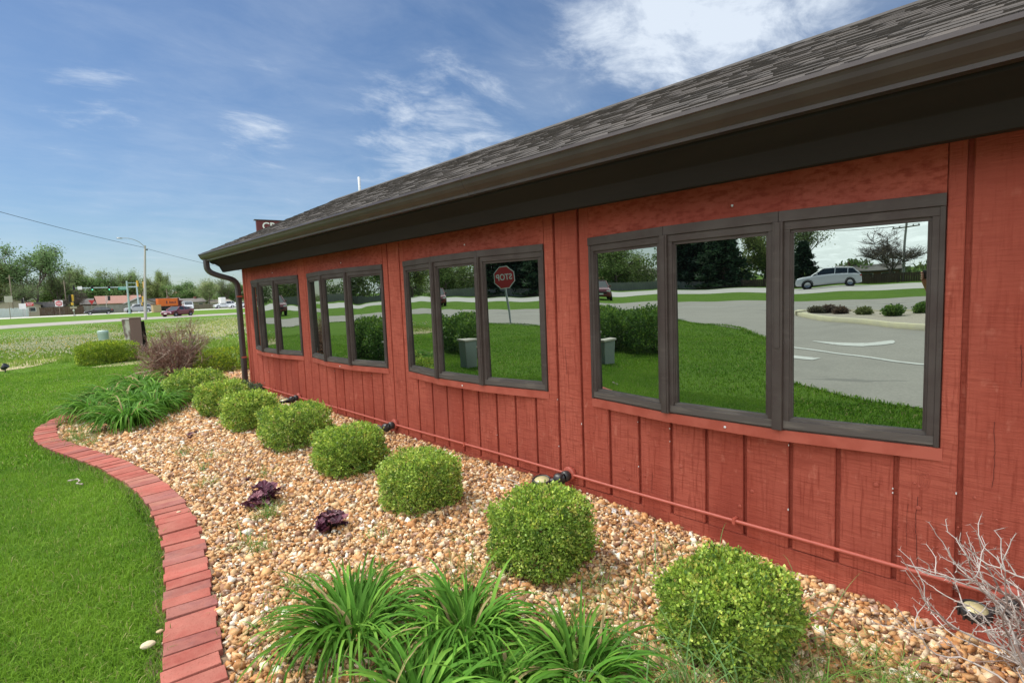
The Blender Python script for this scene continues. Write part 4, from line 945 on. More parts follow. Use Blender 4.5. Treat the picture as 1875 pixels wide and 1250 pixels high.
# ------------------------------------------------------------------ trees
m_tree = mat('tree leaf', (.1, .17, .04), .6, attr='col', transl=.35, objvar=.5, spec=.2)
def limbs(mb, rr, H, spread, lev, tips, r0, trunk=.3, wob=.18, kids=(3, 5), up=.25, col=(.12, .1, .08)):
    def grow(p, d, L_, r_, k):
        pts = [p]; dd = Vector(d)
        for q_ in range(3):
            dd = (dd + Vector((rr.gauss(0, wob), rr.gauss(0, wob), rr.gauss(0, wob) + .03))).normalized(); pts.append(pts[-1] + dd * L_ / 3)
        mb.tube(pts, [r_, r_ * .85, r_ * .72, r_ * .58], 5, col, cap=False)
        if k <= 1: tips.extend([pts[-1], pts[2], (pts[1] + pts[2]) / 2])
        if k == 0: return
        for q_ in range(rr.randint(*kids)):
            t_ = rr.uniform(.3, 1); i_ = min(2, int(t_ * 3)); b0 = pts[i_].lerp(pts[i_ + 1], t_ * 3 - i_)
            nd = (dd * .7 + Vector((rr.gauss(0, spread), rr.gauss(0, spread), rr.gauss(up, .3)))).normalized(); grow(b0, nd, L_ * rr.uniform(.5, .8), r_ * .58, k - 1)
    grow(Vector((0, 0, -.3)), (0, 0, 1), H * trunk * 1.6, r0, lev)
def leafcloud(name, tips, n, s, sc, pal_, r, parent, zmin=.5, m=None):
    tips = np.array([tuple(t) for t in tips]); k = r.integers(0, len(tips), n); P = tips[k] + r.normal(0, sc, (n, 3)) * np.array([1, 1, .8]); P[:, 2] = np.maximum(P[:, 2], zmin)
    a = r.normal(0, 1, (n, 3)); a /= np.linalg.norm(a, axis=1)[:, None]; b = np.cross(a, r.normal(0, 1, (n, 3))); b /= np.linalg.norm(b, axis=1)[:, None]
    z = (s * r.uniform(.5, 1.2, n))[:, None]; V = np.stack([P - a * z, P + b * z * .55, P + a * z, P - b * z * .55], 1).reshape(-1, 3)
    pal_ = np.array(pal_); clump = r.integers(0, len(pal_), len(tips)); col = pal_[clump[k]] * r.uniform(.75, 1.25, (n, 1))
    return bulk(name, V, np.arange(n * 4).reshape(-1, 4), m or m_tree, parent, col)
TP = {}
def proto(kind):
    if kind in TP: return TP[kind]
    rr = random.Random(kind); seedn = sum(map(ord, kind)); r = np.random.default_rng(seedn); rr = random.Random(seedn); tips = []; mb = MB(); root = empty('tree'); H = 10
    if kind.startswith('tall'): limbs(mb, rr, H, .5, 4, tips, .13, .22, kids=(4, 5), up=.3, wob=.12); pal_ = [(.21, .31, .12), (.28, .38, .16), (.15, .23, .08)]; n, s, sc = 9000, .15, .42
    elif kind.startswith('round'): limbs(mb, rr, H, .8, 4, tips, .13, .16, kids=(4, 6), up=.1, wob=.14); pal_ = [(.22, .32, .10), (.31, .40, .14), (.14, .22, .07)]; n, s, sc = 11000, .19, .6
    elif kind.startswith('blossom'): limbs(mb, rr, H, .7, 4, tips, .11, .15, kids=(4, 5), up=.15, wob=.14); pal_ = [(.40, .42, .17), (.48, .47, .28), (.24, .32, .10)]; n, s, sc = 8500, .16, .5
    elif kind.startswith('sparse'): limbs(mb, rr, H, .6, 4, tips, .11, .2, kids=(4, 5), up=.25, wob=.13, col=(.17, .14, .12)); pal_ = [(.24, .30, .14), (.18, .25, .10)]; n, s, sc = 6500, .13, .45
    elif kind.startswith('bare'): limbs(mb, rr, H, .8, 4, tips, .07, .15, kids=(6, 8), up=.25, wob=.15, col=(.22, .17, .15)); pal_ = [(.3, .22, .17), (.22, .17, .13)]; n, s, sc = 1200, .08, .4
    elif kind.startswith('evergreen'):
        mb.tube([(0, 0, -.3), (0, 0, 9.6)], [.22, .03], 6, (.1, .08, .06)); 
        for k in range(300):
            z = rr.uniform(.4, 9.7); a = rr.uniform(0, 6.28); R_ = (10 - z) * .36 * rr.uniform(.5, 1.05) + .15; mb.tube([(0, 0, z), (R_ * math.cos(a), R_ * math.sin(a), z - R_ * .25)], [.03, .01], 3, (.1, .08, .06), cap=False)
            for t_ in (.45, .7, .9, 1.0): tips.append(Vector((R_ * t_ * math.cos(a), R_ * t_ * math.sin(a), z - R_ * .25 * t_)))
        pal_ = [(.03, .065, .035), (.045, .09, .045), (.02, .045, .025)]; n, s, sc = 12000, .24, .22
    # normalise to height 10
    zs = max(t.z for t in tips); f = 10 / zs
    mb.v = [(a * f, b * f, c * f) for a, b, c in mb.v]; tips = [t * f for t in tips]
    mb.build('trunk', m_bark, root); leafcloud('crown', tips, n, s, sc, pal_, r, root)
    TP[kind] = [root, False]; return TP[kind]
def tree(kind, x, y, H, lab, wide=1.0, rz=0, grp='trees beyond the road'):
    p = proto(kind); nm = {'evergreen': 'evergreen_tree', 'bare': 'bare_tree', 'blossom': 'flowering_tree'}.get(kind.rstrip('0123456789'), 'leafy_tree')
    if not p[1]: e = p[0]; p[1] = True
    else: e = copy_tree(p[0])
    e.name = nm; e.location = (x, y, float(hgt(x, y))); e.rotation_euler = (0, 0, rz); e.scale = (H / 10 * wide, H / 10 * wide, H / 10); tag(e, lab, 'tree', grp); return e
far_trees = [
 ('tall1', 5.6, 172, 17.0, 'tallest dense leafy tree at the left of the skyline', 1.0, .3), ('round1', .0, 176, 13.5, 'leafy tree cut by the left edge of the photo, beside the tallest tree', .9, 1),
 ('sparse1', 10.8, 176, 12.0, 'thin crowned tree just right of the tallest tree', .8, 2), ('tall2', 14.2, 192, 13.5, 'spindly tree with an open crown standing left of the mast arm signals', .6, .5),
 ('round2', 11.0, 186, 10.0, 'round leafy tree filling the gap behind the DO NOT ENTER sign', 1.1, 2.5), ('tall1', 18.4, 190, 11.8, 'wide tree behind the left green signal light', 1.15, 3),
 ('round1', 21.6, 187, 10.6, 'arching tree behind the right green signal light', 1.1, 4.1), ('sparse1', 25.0, 188, 11.4, 'open crowned tree behind the green street name sign', .9, 1.2),
 ('tall2', 28.0, 184, 11.6, 'tree rising behind the two grey-blue signal poles', .8, 5), ('round2', 31.0, 178, 9.4, 'tree right behind the leaning light pole', .8, 0),
 ('tall1', 37.6, 200, 12.2, 'bare-topped tree standing above the orange container', .62, 1.5), ('round1', 35.0, 190, 7.8, 'low dense tree left above the orange container', 1.1, .8),
 ('round2', 40.5, 190, 8.6, 'dark green tree right above the orange container', 1.0, 3.3), ('blossom1', 43.4, 172, 8.6, 'yellow-green flowering tree left of the downspout bend', 1.0, 0),
 ('sparse1', 49.2, 176, 9.0, 'grey-green tree between the flowering tree and the downspout', 1.15, 2), ('round1', 52.5, 180, 7.4, 'dark tree behind the downspout', 1.2, 1),
 ('round2', -6, 172, 12, 'tree beyond the left edge of the skyline', 1, 1), ('round1', 46.5, 196, 7.2, 'low tree between the flowering tree and the grey-green one', 1.2, 2.2),
 ('round2', 24.0, 200, 9.2, 'hazy tree at the back, between the signal poles and the green signal lights', 1.2, 5.3), ('sparse1', 2.8, 165, 8.0, 'small grey tree below the tallest tree', 1.2, .7), ('bare1', 12.6, 165, 6.5, 'leaning brown tree above the dark fence', 1.1, 4)]
for a in far_trees: tree(a[0], a[1], a[2], a[3], a[4], a[5], a[6])
refl_trees = [
 ('evergreen1', -66, 37.2, 11.5, 'biggest dark evergreen reflected in the middle pane of the nearest window', 1.25, 0), ('evergreen1', -65, 43.0, 12.5, 'dark evergreen reflected behind the stop sign, left of another', 1.15, 1),
 ('evergreen1', -64, 48.5, 11.5, 'dark evergreen reflected at the left side of the stop sign', 1.1, 2), ('round1', -70, 31, 7.6, 'dark reddish round tree reflected beside the big evergreen', .9, 3),
 ('evergreen1', -63, 33.5, 9.0, 'dark evergreen reflected right of the biggest one, touching it', 1.4, 2), ('evergreen1', -66, 40.2, 10.0, 'dark evergreen between the biggest one and its neighbour in the window', 1.3, 5),
 ('evergreen1', -62, 1.6, 4.6, 'dense green shrub-like tree reflected left of the white SUV', 1.3, 4), ('sparse1', -70, 1.8, 9.5, 'fine-branched tree reflected above the white SUV', .95, 1),
 ('sparse1', -74, 9, 12, 'airy tree reflected behind the mullion of the nearest window', 1, 2), ('bare1', -68, -6.6, 6.4, 'bare spreading tree reflected around the utility pole', 1.35, 0),
 ('tall1', -72, 24, 11, 'leafy tree reflected above the fence in the middle pane', 1, 2), ('sparse1', -74, 52, 12, 'pale leafy tree reflected above the stop sign', 1.1, 2),
 ('round1', -68, 66, 10, 'leafy tree reflected in the second window from the corner', 1.1, 1), ('tall2', -70, 80, 11, 'tall leafy tree reflected in the second window', 1.2, 0), ('round2', -62, 92, 10, 'round tree reflected in the left pane of the nearest window', 1.2, 5),
 ('tall1', -56, 108, 11, 'leafy tree reflected near the white house', 1.1, 3), ('evergreen1', -60, 72, 7, 'evergreen reflected in the second window from the corner', 1.2, 2), ('round1', -44, 125, 10, 'leafy tree reflected in the left panes', 1.2, 2),
 ('round2', -32, 142, 11, 'leafy tree at the bend of the far road', 1.1, 2), ('tall2', -20, 158, 12, 'tall tree at the bend of the far road', 1.1, 4), ('sparse1', -72, 60, 10, 'airy tree reflected above the grey fence', 1.1, 3), ('evergreen1', -66, 56, 9, 'evergreen reflected behind the grey fence', 1.2, 3),
 ('round1', -68, 102, 9, 'bushy tree reflected behind the orange-roofed house', 1.2, 2.4)]
for a in refl_trees: tree(a[0], a[1], a[2], a[3], a[4], a[5], a[6], grp='trees reflected in the windows')
for p in list(TP.values()):
    if not p[1]: 
        for ch in list(p[0].children): bpy.data.objects.remove(ch)
        bpy.data.objects.remove(p[0])

# ------------------------------------------------------------------ fences and houses
def fence(pts, h, m, lab, post=2.4, z0=None, grp='roadside fences'):
    e = empty('fence', (pts[0][0], pts[0][1], 0), 0, lab, 'fence', grp); mb = MB(); P_ = []; ox, oy = pts[0]
    for (x0, y0), (x1, y1) in zip(pts[:-1], pts[1:]):
        L_ = math.hypot(x1 - x0, y1 - y0); n_ = max(1, int(L_ / .2)); ux, uy = (x1 - x0) / L_, (y1 - y0) / L_; an = math.atan2(uy, ux)
        for k in range(n_):
            u = (k + .5) * L_ / n_; x, y = x0 + ux * u - ox, y0 + uy * u - oy; z = float(hgt(x0, y + oy)); hh = h * random.uniform(.97, 1.02)
            mb.box((-.09, -.012, .03), (.09, .012, hh), T=T(x, y, z, an))
        k = 0
        while k * post < L_: 
            u = k * post; x, y = x0 + ux * u - ox, y0 + uy * u - oy; z = float(hgt(x0, y + oy)); P_.append(T(x, y, z, an)); k += 1
    mb.build('boards', m, e)
    for t_ in P_: b3 = MB(); b3.box((-.06, .02, 0), (.06, .12, h + .08), T=t_); b3.build('post', m, e)
    return e
m_fdark = mat('dark fence', (.10, .055, .04), .85, noise=(2, .6, (.16, .1, .07), 5, (1, 1, .2)))
m_fgrey = mat('grey fence', (.30, .28, .26), .9, noise=(2, .6, (.22, .2, .19), 5, (1, 1, .2)))
m_fwhite = mat('white fence', (.62, .66, .68), .6, noise=(1, .2, (.5, .54, .56), 3))
m_fbrown = mat('brown fence', (.22, .17, .13), .9, noise=(2, .6, (.16, .12, .09), 5))
fence([(-8, 155), (4.3, 156)], 1.9, m_fwhite, 'white panel fence at the left edge beyond the far road')
fence([(6.2, 157), (13.9, 158.5)], 1.8, m_fdark, 'dark brown board fence behind the DO NOT ENTER sign')
fence([(14.0, 159), (26, 160)], 1.9, m_fgrey, 'weathered grey fence behind the black sedan')
fence([(26.2, 161), (30, 161.5)], 1.8, m_fdark, 'dark fence between the silver wagon and the orange container')
fence([(36, 163), (60, 166)], 1.3, m_fbrown, 'low brown fence left of the downspout behind the white cars')
fence([(-61, 9), (-61, 30)], .95, m_fdark, 'dark fence reflected below the big evergreen', grp='fences reflected in the windows')
fence([(-61, -9), (-61, 4)], 1.0, m_fdark, 'dark fence reflected behind the white SUV', grp='fences reflected in the windows')
fence([(-62, 30.2), (-62, 70)], 1.1, m_fgrey, 'long grey fence reflected behind the stop sign', grp='fences reflected in the windows')
fence([(-62, 72), (-50, 104), (-41, 122)], 1.6, m_fgrey, 'grey fence reflected below the white house', grp='fences reflected in the windows')
m_roofg = mat('grey roof', (.17, .155, .145), .9, noise=(4, .5, (.12, .11, .1), 5)); m_roofp = mat('terracotta roof', (.36, .2, .16), .9, noise=(4, .5, (.34, .15, .1), 5)); m_roofo = mat('orange roof', (.45, .2, .09), .9, noise=(4, .5, (.36, .17, .08), 5))
m_tan = mat('tan siding', (.45, .38, .29), .8, noise=(3, .3, (.38, .32, .25), 4)); m_wh = mat('white siding', (.7, .7, .68), .7, bump=(3, .3, .01, (.1, .1, 20))); m_grys = mat('grey siding', (.42, .41, .38), .8); m_brn = mat('brown brick', (.24, .11, .08), .9, noise=(5, .5, (.3, .15, .11), 5))
m_win = mat('dark window', (.03, .04, .05), .08, spec=.8)
def house(x, y, w_, d_, h_, rh, mw, mr, lab, rz=0, gable='x', nwin=3):
    e = empty('house', (x, y, float(hgt(x, y))), rz, lab, 'house', 'houses across the road'); mb = MB(); mb.box((-w_ / 2, -d_ / 2, -.2), (w_ / 2, d_ / 2, h_))
    if gable == 'x': mb.prism([(-d_ / 2, h_ + .001), (d_ / 2, h_ + .001), (0, h_ + rh * .96)], -w_ / 2, w_ / 2, 'x')
    else: mb.prism([(-w_ / 2, h_ + .001), (w_ / 2, h_ + .001), (0, h_ + rh * .96)], -d_ / 2, d_ / 2, 'y')
    mb.build('wall', mw, e); rb = MB(); o_ = .5; t_ = .15
    if gable == 'x':
        s_ = rh / (d_ / 2); rb.prism([(-d_ / 2 - o_, h_ - o_ * s_ + .02), (0, h_ + rh + .02), (d_ / 2 + o_, h_ - o_ * s_ + .02), (d_ / 2 + o_, h_ - o_ * s_ + t_), (0, h_ + rh + t_ + .03), (-d_ / 2 - o_, h_ - o_ * s_ + t_)], -w_ / 2 - .4, w_ / 2 + .4, 'x')
    else:
        s_ = rh / (w_ / 2); rb.prism([(-w_ / 2 - o_, h_ - o_ * s_ + .02), (0, h_ + rh + .02), (w_ / 2 + o_, h_ - o_ * s_ + .02), (w_ / 2 + o_, h_ - o_ * s_ + t_), (0, h_ + rh + t_ + .03), (-w_ / 2 - o_, h_ - o_ * s_ + t_)], -d_ / 2 - .4, d_ / 2 + .4, 'y')
    ro = rb.build('roof', mr, e)
    cb = MB(); cb.box((w_ * .2, -.3, h_ + rh * .3), (w_ * .2 + .6, .3, h_ + rh + .7)); cb.build('chimney', m_brn, ro)
    for k in range(nwin):
        u = -w_ / 2 + w_ * (k + .5) / nwin; fb = MB(); fb.box((u - .65, -d_ / 2 - .05, h_ * .4), (u + .65, -d_ / 2 + .02, h_ * .8)); f_ = fb.build('window', m_white, e); gb = MB(); gb.box((u - .55, -d_ / 2 - .06, h_ * .44), (u + .55, -d_ / 2 - .052, h_ * .77)); gb.build('pane', m_win, f_)
    return e
house(2.2, 168, 9, 8, 2.5, 1.5, m_tan, m_roofg, 'tan house with a grey gable roof behind the white fence', 0, 'y')
house(22.3, 172, 9, 7, 2.4, 1.7, m_tan, m_roofp, 'house with a pinkish terracotta roof behind the grey fence')
house(26.0, 168, 6, 7, 2.2, 1.3, m_grys, m_roofg, 'light grey gabled garage behind the grey fence', 0, 'y', 1)
house(8.0, 170, 6, 6, 2.0, 1.0, m_wh, m_roofg, 'small house with a white awning beyond the red sign')
house(17.2, 175, 5, 6, 2.4, 1.2, m_brn, m_roofg, 'house roof glimpsed behind the yellow signal')
house(32.0, 176, 9, 7, 2.0, 1.2, m_wh, m_roofg, 'low pale-roofed house between the wagon and the orange container')
house(39.5, 178, 7, 6, 2.0, .9, m_tan, m_roofg, 'grey roofed house below the flowering tree')
house(46.4, 174, 5, 5, 1.6, .7, m_wh, m_tan, 'small pale shed right of the flowering tree')
house(58.0, 262, 9, 8, 5.8, 1.0, m_brn, m_brn, 'distant brown brick building showing between the trees')
house(-76, 102, 11, 9, 2.6, 1.7, m_wh, m_roofg, 'white house with dark windows reflected in the second window', math.radians(70), 'y')
house(-78, 120, 14, 9, 2.4, 1.8, m_tan, m_roofo, 'orange-roofed house reflected in the left pane', math.radians(75))
house(-76, -5.0, 6, 6, 1.3, .6, m_brn, m_roofg, 'low brown shed reflected behind the bare tree', math.radians(90))
house(-74, 66, 10, 8, 2.3, 1.5, m_grys, m_roofg, 'grey roofed house reflected above the fence', math.radians(85))
house(-80, -20, 14, 8, 2.5, 1.2, m_grys, m_roofg, 'long low building reflected at the right', math.radians(95))

# ------------------------------------------------------------------ vehicles
m_tyre = mat('tyre', (.02, .02, .02), .8); m_rim = mat('rim', (.45, .45, .46), .3, metal=.8); m_cglass = mat('car glass', (.02, .03, .035), .05, spec=1)
m_head = mat('headlight', (.7, .72, .75), .1, coat=1); m_tail = mat('tail light', (.45, .02, .02), .2, coat=1)
def carpaint(n_, c_): return mat(n_, c_, .3, metal=.25, coat=.8)
KIND = { # stations: x, z low, z belt, half width ; greenhouse: x, z roof, half width roof
 'sedan': dict(L=4.8, W=1.82, H=1.44, hood=[(2.4, .30, .55, .70), (2.28, .22, .68, .82), (1.9, .20, .76, .89), (1.2, .20, .86, .91), (.6, .20, .92, .91), (-.8, .20, .95, .91), (-1.5, .20, .98, .91), (-2.1, .22, 1.0, .87), (-2.38, .32, .88, .78)], cab=[(1.25, .0, .80), (.35, 1.0, .60), (-.4, 1.0, .60), (-1.1, .85, .58), (-1.95, .0, .74)]),
 'suv': dict(L=5.1, W=1.93, H=1.80, hood=[(2.52, .38, .70, .78), (2.4, .30, .95, .88), (2.0, .28, 1.04, .95), (1.3, .28, 1.12, .96), (.6, .28, 1.15, .96), (-1.2, .28, 1.18, .96), (-2.2, .28, 1.20, .95), (-2.45, .34, 1.18, .90), (-2.54, .42, 1.05, .84)], cab=[(1.38, .0, .84), (.55, .93, .70), (-.5, 1.0, .70), (-1.9, .93, .70), (-2.42, .0, .82)]),
 'van': dict(L=5.4, W=1.95, H=2.1, hood=[(2.6, .40, .8, .85), (2.45, .32, 1.05, .95), (2.0, .3, 1.2, .97), (1.2, .3, 1.25, .97), (-1.2, .3, 1.28, .97), (-2.4, .3, 1.3, .97), (-2.65, .4, 1.2, .95)], cab=[(2.0, .0, .88), (1.3, .88, .84), (0, 1.0, .84), (-2.2, 1.0, .84), (-2.55, .0, .92)])}
def car(kind, x, y, rz, paint, lab, cat='car', lights=True, name='parked_car', grp='vehicles on the road'):
    K = KIND[kind]; e = empty(name, (x, y, float(hgt(x, y)) + .015), rz, lab, cat, grp); mb = MB(); st = K['hood']; V = []; n_ = len(st)
    for X, zl, zb_, w_ in st: V += [(X, -w_ * .9, zl), (X, -w_, zl + .2), (X, -w_, zb_ - .12), (X, -w_ * .9, zb_), (X, w_ * .9, zb_), (X, w_, zb_ - .12), (X, w_, zl + .2), (X, w_ * .9, zl)]
    Fs = [(i * 8 + j, i * 8 + (j + 1) % 8, (i + 1) * 8 + (j + 1) % 8, (i + 1) * 8 + j) for i in range(n_ - 1) for j in range(8)] + [tuple(range(8))[::-1], tuple(range((n_ - 1) * 8, n_ * 8))]
    mb.add(V, Fs, sm=False); body = mb.build('body', paint, e, bevel=.03)
    def beltz(X): return float(np.interp(-X, [-s_[0] for s_ in st], [s_[2] for s_ in st]))
    cab = K['cab']; zr = K['H']; g = MB(); V = []
    for X, f_, w_ in cab:
        b_ = beltz(X) - .01; zt_ = b_ + (zr - .05 - b_) * f_ + .002; wb = .88 * K['W'] / 2
        V += [(X, -wb, b_), (X, -w_ * (1 if f_ > 0 else 1), zt_), (X, w_, zt_), (X, wb, b_)]
    m_ = len(cab); g.add(V, [(i * 4 + j, i * 4 + (j + 1) % 4, (i + 1) * 4 + (j + 1) % 4, (i + 1) * 4 + j) for i in range(m_ - 1) for j in range(4)]); g.build('window', m_cglass, e)
    # roof skin and pillars
    rf = MB(); V = []; tops = [(X, beltz(X) - .01 + (zr - .05 - (beltz(X) - .01)) * f_, w_) for X, f_, w_ in cab]
    mid_ = tops[1:-1]; 
    for X, z_, w_ in mid_: V += [(X, -w_ * 1.03, z_ - .02), (X, -w_ * .9, z_ + .05), (X, w_ * .9, z_ + .05), (X, w_ * 1.03, z_ - .02)]
    m2 = len(mid_); rf.add(V, [(i * 4 + j, i * 4 + (j + 1) % 4, (i + 1) * 4 + (j + 1) % 4, (i + 1) * 4 + j) for i in range(m2 - 1) for j in range(4)] + [(0, 1, 2, 3)[::-1], tuple(range(m2 * 4 - 4, m2 * 4))]); 
    wb = .88 * K['W'] / 2
    for s_ in (-1, 1):
        for (a_, b_) in ((0, 1), (m_ - 1, m_ - 2)):
            rf.tube([(tops[a_][0], s_ * wb, beltz(tops[a_][0]) - .01), (tops[b_][0], s_ * tops[b_][2] * 1.01, tops[b_][1])], [.05, .045], 5, cap=False)
        Xm = (tops[1][0] + tops[-2][0]) / 2; Zt = float(np.interp(-Xm, [-t_[0] for t_ in tops], [t_[1] for t_ in tops]))
        for Xp in ((Xm,) if kind == 'sedan' else (Xm + .35, Xm - .75)): rf.tube([(Xp, s_ * wb * 1.005, beltz(Xp) - .02), (Xp - .05, s_ * tops[1][2] * 1.03, Zt - .01)], .045, 5, cap=False)
    rf.build('roof', paint, e)
    ws = .34 if kind == 'sedan' else .38; xf, xr = st[0][0] - .88, st[-1][0] + .95
    for X in (xf, xr):
        for s_ in (-1, 1):
            wl = MB(); R_ = T(X, s_ * (K['W'] / 2 - .1), ws) @ Matrix.Rotation(math.pi / 2, 4, 'X')
            wl.lathe([(ws * .62, -.115), (ws * .92, -.115), (ws, -.08), (ws, .08), (ws * .92, .115), (ws * .62, .115)], 20, R_); w_ = wl.build('wheel', m_tyre, e)
            rm = MB(); rm.lathe([(0, -.06), (ws * .62, -.09), (ws * .64, -.1), (ws * .64, .1), (ws * .62, .09), (0, .06)], 20, R_); rm.build('rim', m_rim, w_)
            ar = MB(); ar.lathe([(ws * 1.02, -.125 * 1), (ws * 1.16, -.125), (ws * 1.16, .0), (ws * 1.02, .0)], 20, T(X, s_ * (K['W'] / 2 - .1), ws) @ Matrix.Rotation(math.pi / 2 * s_, 4, 'X')); ar.build('wheel_arch', m_tyre, e)
    f0 = st[1]; 
    for s_ in (-1, 1):
        h_ = MB(); h_.box((-.2, -.17, -.06), (.12, .17, .06), T=T(f0[0] - .02, s_ * f0[3] * .78, f0[2] - .16)); h_.build('headlight', m_head, e, bevel=.02)
        r_ = st[-2]; h_ = MB(); h_.box((-.12, -.15, -.07), (.14, .15, .07), T=T(r_[0] + .02, s_ * r_[3] * .84, r_[2] - .16)); h_.build('tail_light', m_tail, e, bevel=.02)
        mr = MB(); mr.box((-.09, -.09, -.05), (.06, .09, .07), T=T(cab[0][0] - .35, s_ * (K['W'] / 2 + .05), beltz(.8) + .08)); mr.build('mirror', paint, e, bevel=.02)
    gr = MB(); gr.box((-.05, -.5, -.08), (.05, .5, .08), T=T(st[0][0] - .02, 0, st[0][2] - .07)); gr.build('grille', m_tyre, e)
    pl_ = MB(); pl_.box((-.02, -.22, -.06), (.02, .22, .06), T=T(st[0][0] + .03, 0, st[0][1] + .14)); pl_.build('number_plate', m_white, e)
    return e
P_dark = carpaint('dark paint', (.03, .03, .035)); P_silver = carpaint('silver paint', (.38, .40, .42)); P_maroon = carpaint('maroon paint', (.17, .015, .03)); P_white = carpaint('white paint car', (.72, .74, .76)); P_blue = carpaint('blue paint', (.03, .06, .11))
car('sedan', 14.4, 137, math.radians(176), P_dark, 'dark sedan driving past in front of the grey fence', name='car')
car('suv', 21.4, 139.5, math.radians(177), P_silver, 'silver wagon partly hidden by the blue-grey signal pole', name='car')
car('sedan', 18.7, 91, math.radians(-140), P_maroon, 'maroon sedan on the near road right of the light pole', name='car')
car('van', 33.0, 150, math.radians(-95), P_white, 'white van behind the maroon sedan, right of the orange container', 'van', name='van')
car('sedan', 44.4, 150, math.radians(175), P_white, 'white car nearest the downspout on the far road', name='car')
car('suv', 42.0, 153, math.radians(178), P_white, 'white vehicle carrying a tall white box, left of the white car', 'pickup', name='pickup_truck')
car('suv', -52.8, -.5, math.radians(90), P_white, 'white SUV reflected in the right pane of the nearest window', 'SUV', name='suv')
car('suv', -22.6, 40.6, math.radians(-60), P_maroon, 'maroon SUV reflected at the left edge of the nearest window', 'SUV', name='suv')
car('suv', -26, 76, math.radians(75), P_blue, 'dark blue SUV reflected in the left pane of the third window', 'SUV', name='suv')
mb = MB(); mb.box((40.9, 151.9, 1.7), (42.1, 154, 3.2)); o = mb.build('cargo_box', m_white, bevel=.03); tag(o, 'tall white box carried on the white vehicle far away', 'box')
# orange container truck
m_orange = mat('orange container', (.72, .16, .025), .5, noise=(1.5, .3, (.6, .13, .03), 4)); m_dkred = mat('dark red steel', (.12, .02, .02), .6); m_ink = mat('dark ink', (.02, .02, .05), .6)
e = empty('container_truck', (30.9, 160, .4), math.radians(2), 'orange container on a truck trailer on the far road', 'truck'); mb = MB(); mb.box((-2.35, -1.2, 1.15), (1.9, 1.2, 3.05))
for k in range(22): mb.box((-2.3 + k * .19, -1.23, 1.25), (-2.21 + k * .19, -1.2005, 2.95))
mb.build('container', m_orange, e); mb = MB(); mb.box((1.905, -1.22, 1.1), (2.25, 1.22, 3.08)); mb.build('container_door', m_dkred, e)
mb = MB(); mb.box((-2.3, -.9, .75), (2.2, .9, 1.14)); mb.box((-1.2, -1.1, .35), (.6, -.7, .74)); ch = mb.build('chassis', m_black, e)
for X in (-1.75, -.75, .9, 1.6):
    for s_ in (-1, 1):
        wl = MB(); wl.lathe([(0, -.14), (.42, -.14), (.46, -.1), (.46, .1), (.42, .14), (0, .14)], 18, T(X, s_ * 1.0, .46) @ Matrix.Rotation(math.pi / 2, 4, 'X')); wl.build('wheel', m_tyre, e)
text_mesh('lettering', 'box.it', .8, m_ink, e, T(.75, -1.235, 2.05) @ Matrix.Rotation(math.pi / 2, 4, 'X'), .004, .8)
mb = MB(); mb.box((-.62, -1.24, 1.7), (-.42, -1.2305, 2.45)); mb.build('logo', m_ink, e)
mb = MB(); mb.prism([(3.3, .6), (2.42, .6), (2.42, 2.5), (2.5, 2.5), (3.15, 2.3), (3.3, 1.3)], -1.15, 1.15, 'y'); cabo = mb.build('cab', m_dkred, e, bevel=.04); gb = MB(); gb.box((2.6, -1.17, 1.55), (3.1, -1.152, 2.15)); gb.build('window', m_cglass, cabo)

# ------------------------------------------------------------------ street furniture
m_polew = mat('pale pole', (.5, .46, .44), .7, noise=(3, .4, (.42, .38, .36), 5, (1, 1, .2))); m_blueg = mat('blue grey steel', (.40, .50, .52), .45, metal=.2); m_yel = mat('signal yellow', (.72, .40, .04), .5); m_sigb = mat('signal black', (.015, .02, .02), .6)
m_green = mat('lit green', (.05, .5, .3), .4, emis=((.15, 1, .55), 1.6)); m_offlamp = mat('unlit lens', (.06, .02, .02), .3); m_sgreen = mat('street sign green', (.02, .27, .17), .5); m_red = mat('sign red', (.50, .025, .03), .45); m_wood = mat('wood post', (.3, .24, .18), .9, noise=(6, .5, (.22, .17, .13), 5, (1, 1, .2)))
e = empty('street_light', (12.55, 78, 0), 0, 'tall pale utility pole with a curved lamp arm at the roadside', 'street light'); mb = MB(); mb.tube([(0, 0, -.3), (.35, 0, 4.6), (.70, 0, 8.8)], [.17, .14, .10], 10); mb.build('pole', m_polew, e)
mb = MB(); mb.tube(curve3([(.68, -.05, 8.6), (.1, -.1, 9.2), (-.7, -.1, 9.55), (-1.5, -.1, 9.58)], .2), .035, 6); mb.build('lamp_arm', m_grey, e)
mb = MB(); mb.lathe([(0, -.08), (.14, -.06), (.17, 0), (.12, .06), (0, .08)], 12, T(-1.75, -.1, 9.57) @ Matrix.Diagonal((1.9, 1, 1, 1))); mb.build('lamp_head', m_grey, e)
mb = MB(); mb.tube([(.70, -.08, 8.3), (.92, -.08, 8.3)], [.05, .09], 8); mb.build('wire_bracket', m_black, e)
def wire(a, b, sag, lab, r_=.014, col=None):
    a, b = Vector(a), Vector(b); pts = [a.lerp(b, t_) - Vector((0, 0, sag * 4 * t_ * (1 - t_))) for t_ in np.linspace(0, 1, 24)]
    mb = MB(); mb.tube(pts, r_, 4); return tag(mb.build('overhead_wire', m_black), lab, 'wire', 'overhead wires')
wire((-12, 55, 13.2), (13.2, 78, 8.55), .5, 'overhead wire running left from the utility pole', .022)
wire((13.35, 78, 8.45), (46, 112, 6.4), .8, 'overhead wire running right from the utility pole behind the gutter', .022)
